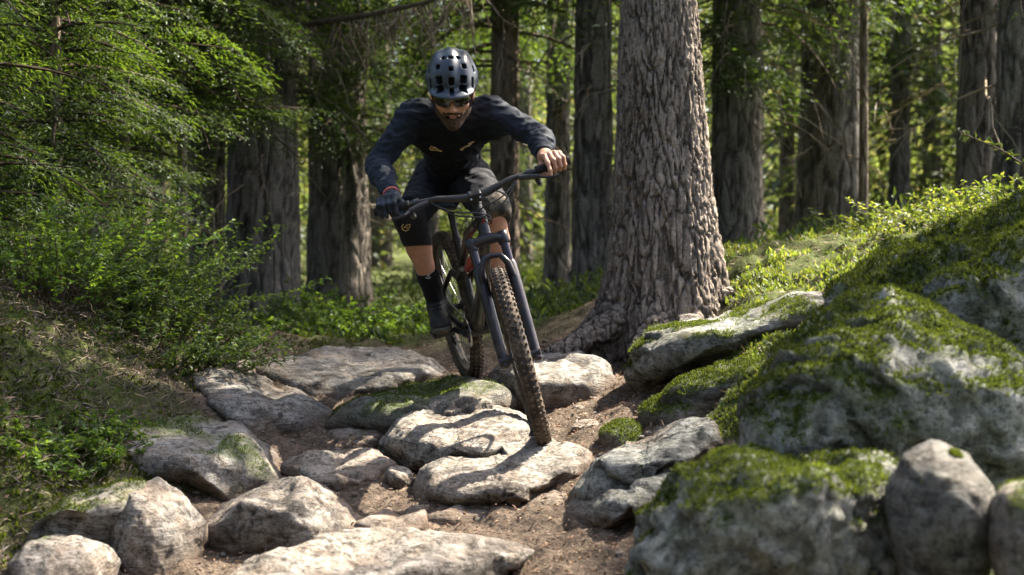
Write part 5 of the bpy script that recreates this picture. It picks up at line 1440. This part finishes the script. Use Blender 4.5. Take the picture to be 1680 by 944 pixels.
# sunglasses
ph = np.linspace(-1, 1, 41); zz = np.linspace(0, 1, 9)
gv = []
for a in ph:
    x = .074 * math.sin(a * 1.18); y = .036 + .074 * math.cos(a * 1.18) ** .8
    ztop = .0195 - .004 * abs(a); zb = -.024 + .026 * math.exp(-(a / .13) ** 2) + .024 * max(abs(a) - .45, 0) ** 1.3
    for t in zz: gv.append(hw((x, y + .004 * math.sin(t * math.pi), zb + (ztop - zb) * t)))
gf = np.array([[i * 9 + j, i * 9 + j + 1, (i + 1) * 9 + j + 1, (i + 1) * 9 + j] for i in range(40) for j in range(8)])
gl = part('sunglasses', A(gv), gf, M_lens)
so_ = gl.modifiers.new('thick', 'SOLIDIFY'); so_.thickness = .0025; so_.offset = 0
fr = MB()
for s in (-1, 1): fr.tube([hw((s * .070, .064, .015)), hw((s * .080, .03, .014)), hw((s * .081, -.03, .010)), hw((s * .078, -.05, -.005))], .0035, 6)
fr.tube([hw((.074 * math.sin(a * 1.18), .038 + .074 * math.cos(a * 1.18) ** .8, .0195 - .004 * abs(a))) for a in ph], .0028, 6)
fr.build('glasses_frame', M_black, gl, off=RB)
# beard
def beard(p):
    q = hl(p); d = headsdf(q)
    x = np.abs(q[:, 0])
    line = -.080 + .95 * np.maximum(x - .030, 0)                       # cheek line rises to the ears
    reg = q[:, 2] - line
    mus = np.maximum(np.abs(q[:, 2] + .0575 + .25 * np.maximum(x - .012, 0)) - .0055, x - .036)
    side = np.maximum(np.abs(x - .034) - .006, np.abs(q[:, 2] + .072) - .016)
    reg = np.minimum(np.minimum(reg, mus), side)
    lips = ell(q, (0, .09, -.0735), (.012, .03, .0026))
    reg = smax(reg, -lips, .003); reg = smax(reg, .0 - q[:, 1], .004)
    h_ = .0016 * fbm(q.astype(np.float64) * 220, 2, 4)
    return smax(d - .0022 - h_ - .003 * sstep(-.09, -.118, q[:, 2]), reg + .0035 * fbm(q.astype(np.float64) * 110, 2, 7), .002)
lo, hi = bb([hw((x, y, z)) for x in (-.085, .085) for y in (0, .11) for z in (-.14, -.01)], .01)
V, F = surfnet(beard, lo, hi, .0028)
part('beard', V, F, M_hair)
M_lip = simple('lips', (.17, .075, .058), .5, 0, .4, .0008, 200, .2)
lo, hi = bb([hw((x, y, z)) for x in (-.03, .03) for y in (.06, .11) for z in (-.085, -.06)], .006)
V, F = surfnet(lambda p: smax(headsdf(hl(p)) - .0012, ell(hl(p), (0, .09, -.0735), (.0150, .03, .0058)), .002) * HS, lo, hi, .002)
part('lips', V, F, M_lip)
# printed marks: thin raised strokes laid on the cloth
def marks(name, strokes, V, F, mat, w=.004, parent=rider):
    tris = np.concatenate([F[:, :3], F[:, [0, 2, 3]]]) if F.shape[1] == 4 else F
    bv = BVHTree.FromPolygons([tuple(v) for v in V], [tuple(int(i) for i in t) for t in tris])
    mb = MB(); o = Vector((0, 0, CAMZ))
    for st_ in strokes:
        pts = []
        for x, y in st_:
            d = (P(x, y, 5.0) - o).normalized(); hit = bv.ray_cast(o, d)
            if hit[0] is not None: pts.append(A(hit[0] + hit[1] * (.0012 if hit[1].dot(d) < 0 else -.0012)))
        if len(pts) > 1: mb.tube(pts, [w * .5] * len(pts), 6, True)
    if mb.n: mb.build(name, mat, parent, off=RB)
marks('chest_print', [[(705, 244), (708, 240), (712, 242), (708, 246), (705, 244)], [(711, 241), (716, 244), (720, 247), (725, 248)], [(707, 246), (713, 246), (718, 247)]], jV, jF, M_print, .007)
marks('chest_print', [[(755, 246), (758, 243), (761, 243), (759, 246), (755, 246)], [(760, 242), (765, 240), (771, 239)], [(768, 237), (772, 235), (778, 233)], [(769, 236), (773, 237)]], jV, jF, M_print, .007)
marks('knee_print', [[(662, 368), (659, 372), (661, 377), (666, 379), (671, 376)], [(663, 374), (668, 369), (673, 368), (672, 373), (667, 374)]], padR[1], padR[2], M_print, .0055)
marks('knee_print', [[(812, 358), (809, 363), (812, 368), (818, 366)], [(812, 364), (817, 361)]], padL[1], padL[2], M_print, .005)
marks('sock_print', [[(700, 449), (704, 447), (705, 451), (701, 453), (706, 455)], [(698, 456), (705, 457)]], sockR[1], sockR[2], M_white, .0035)
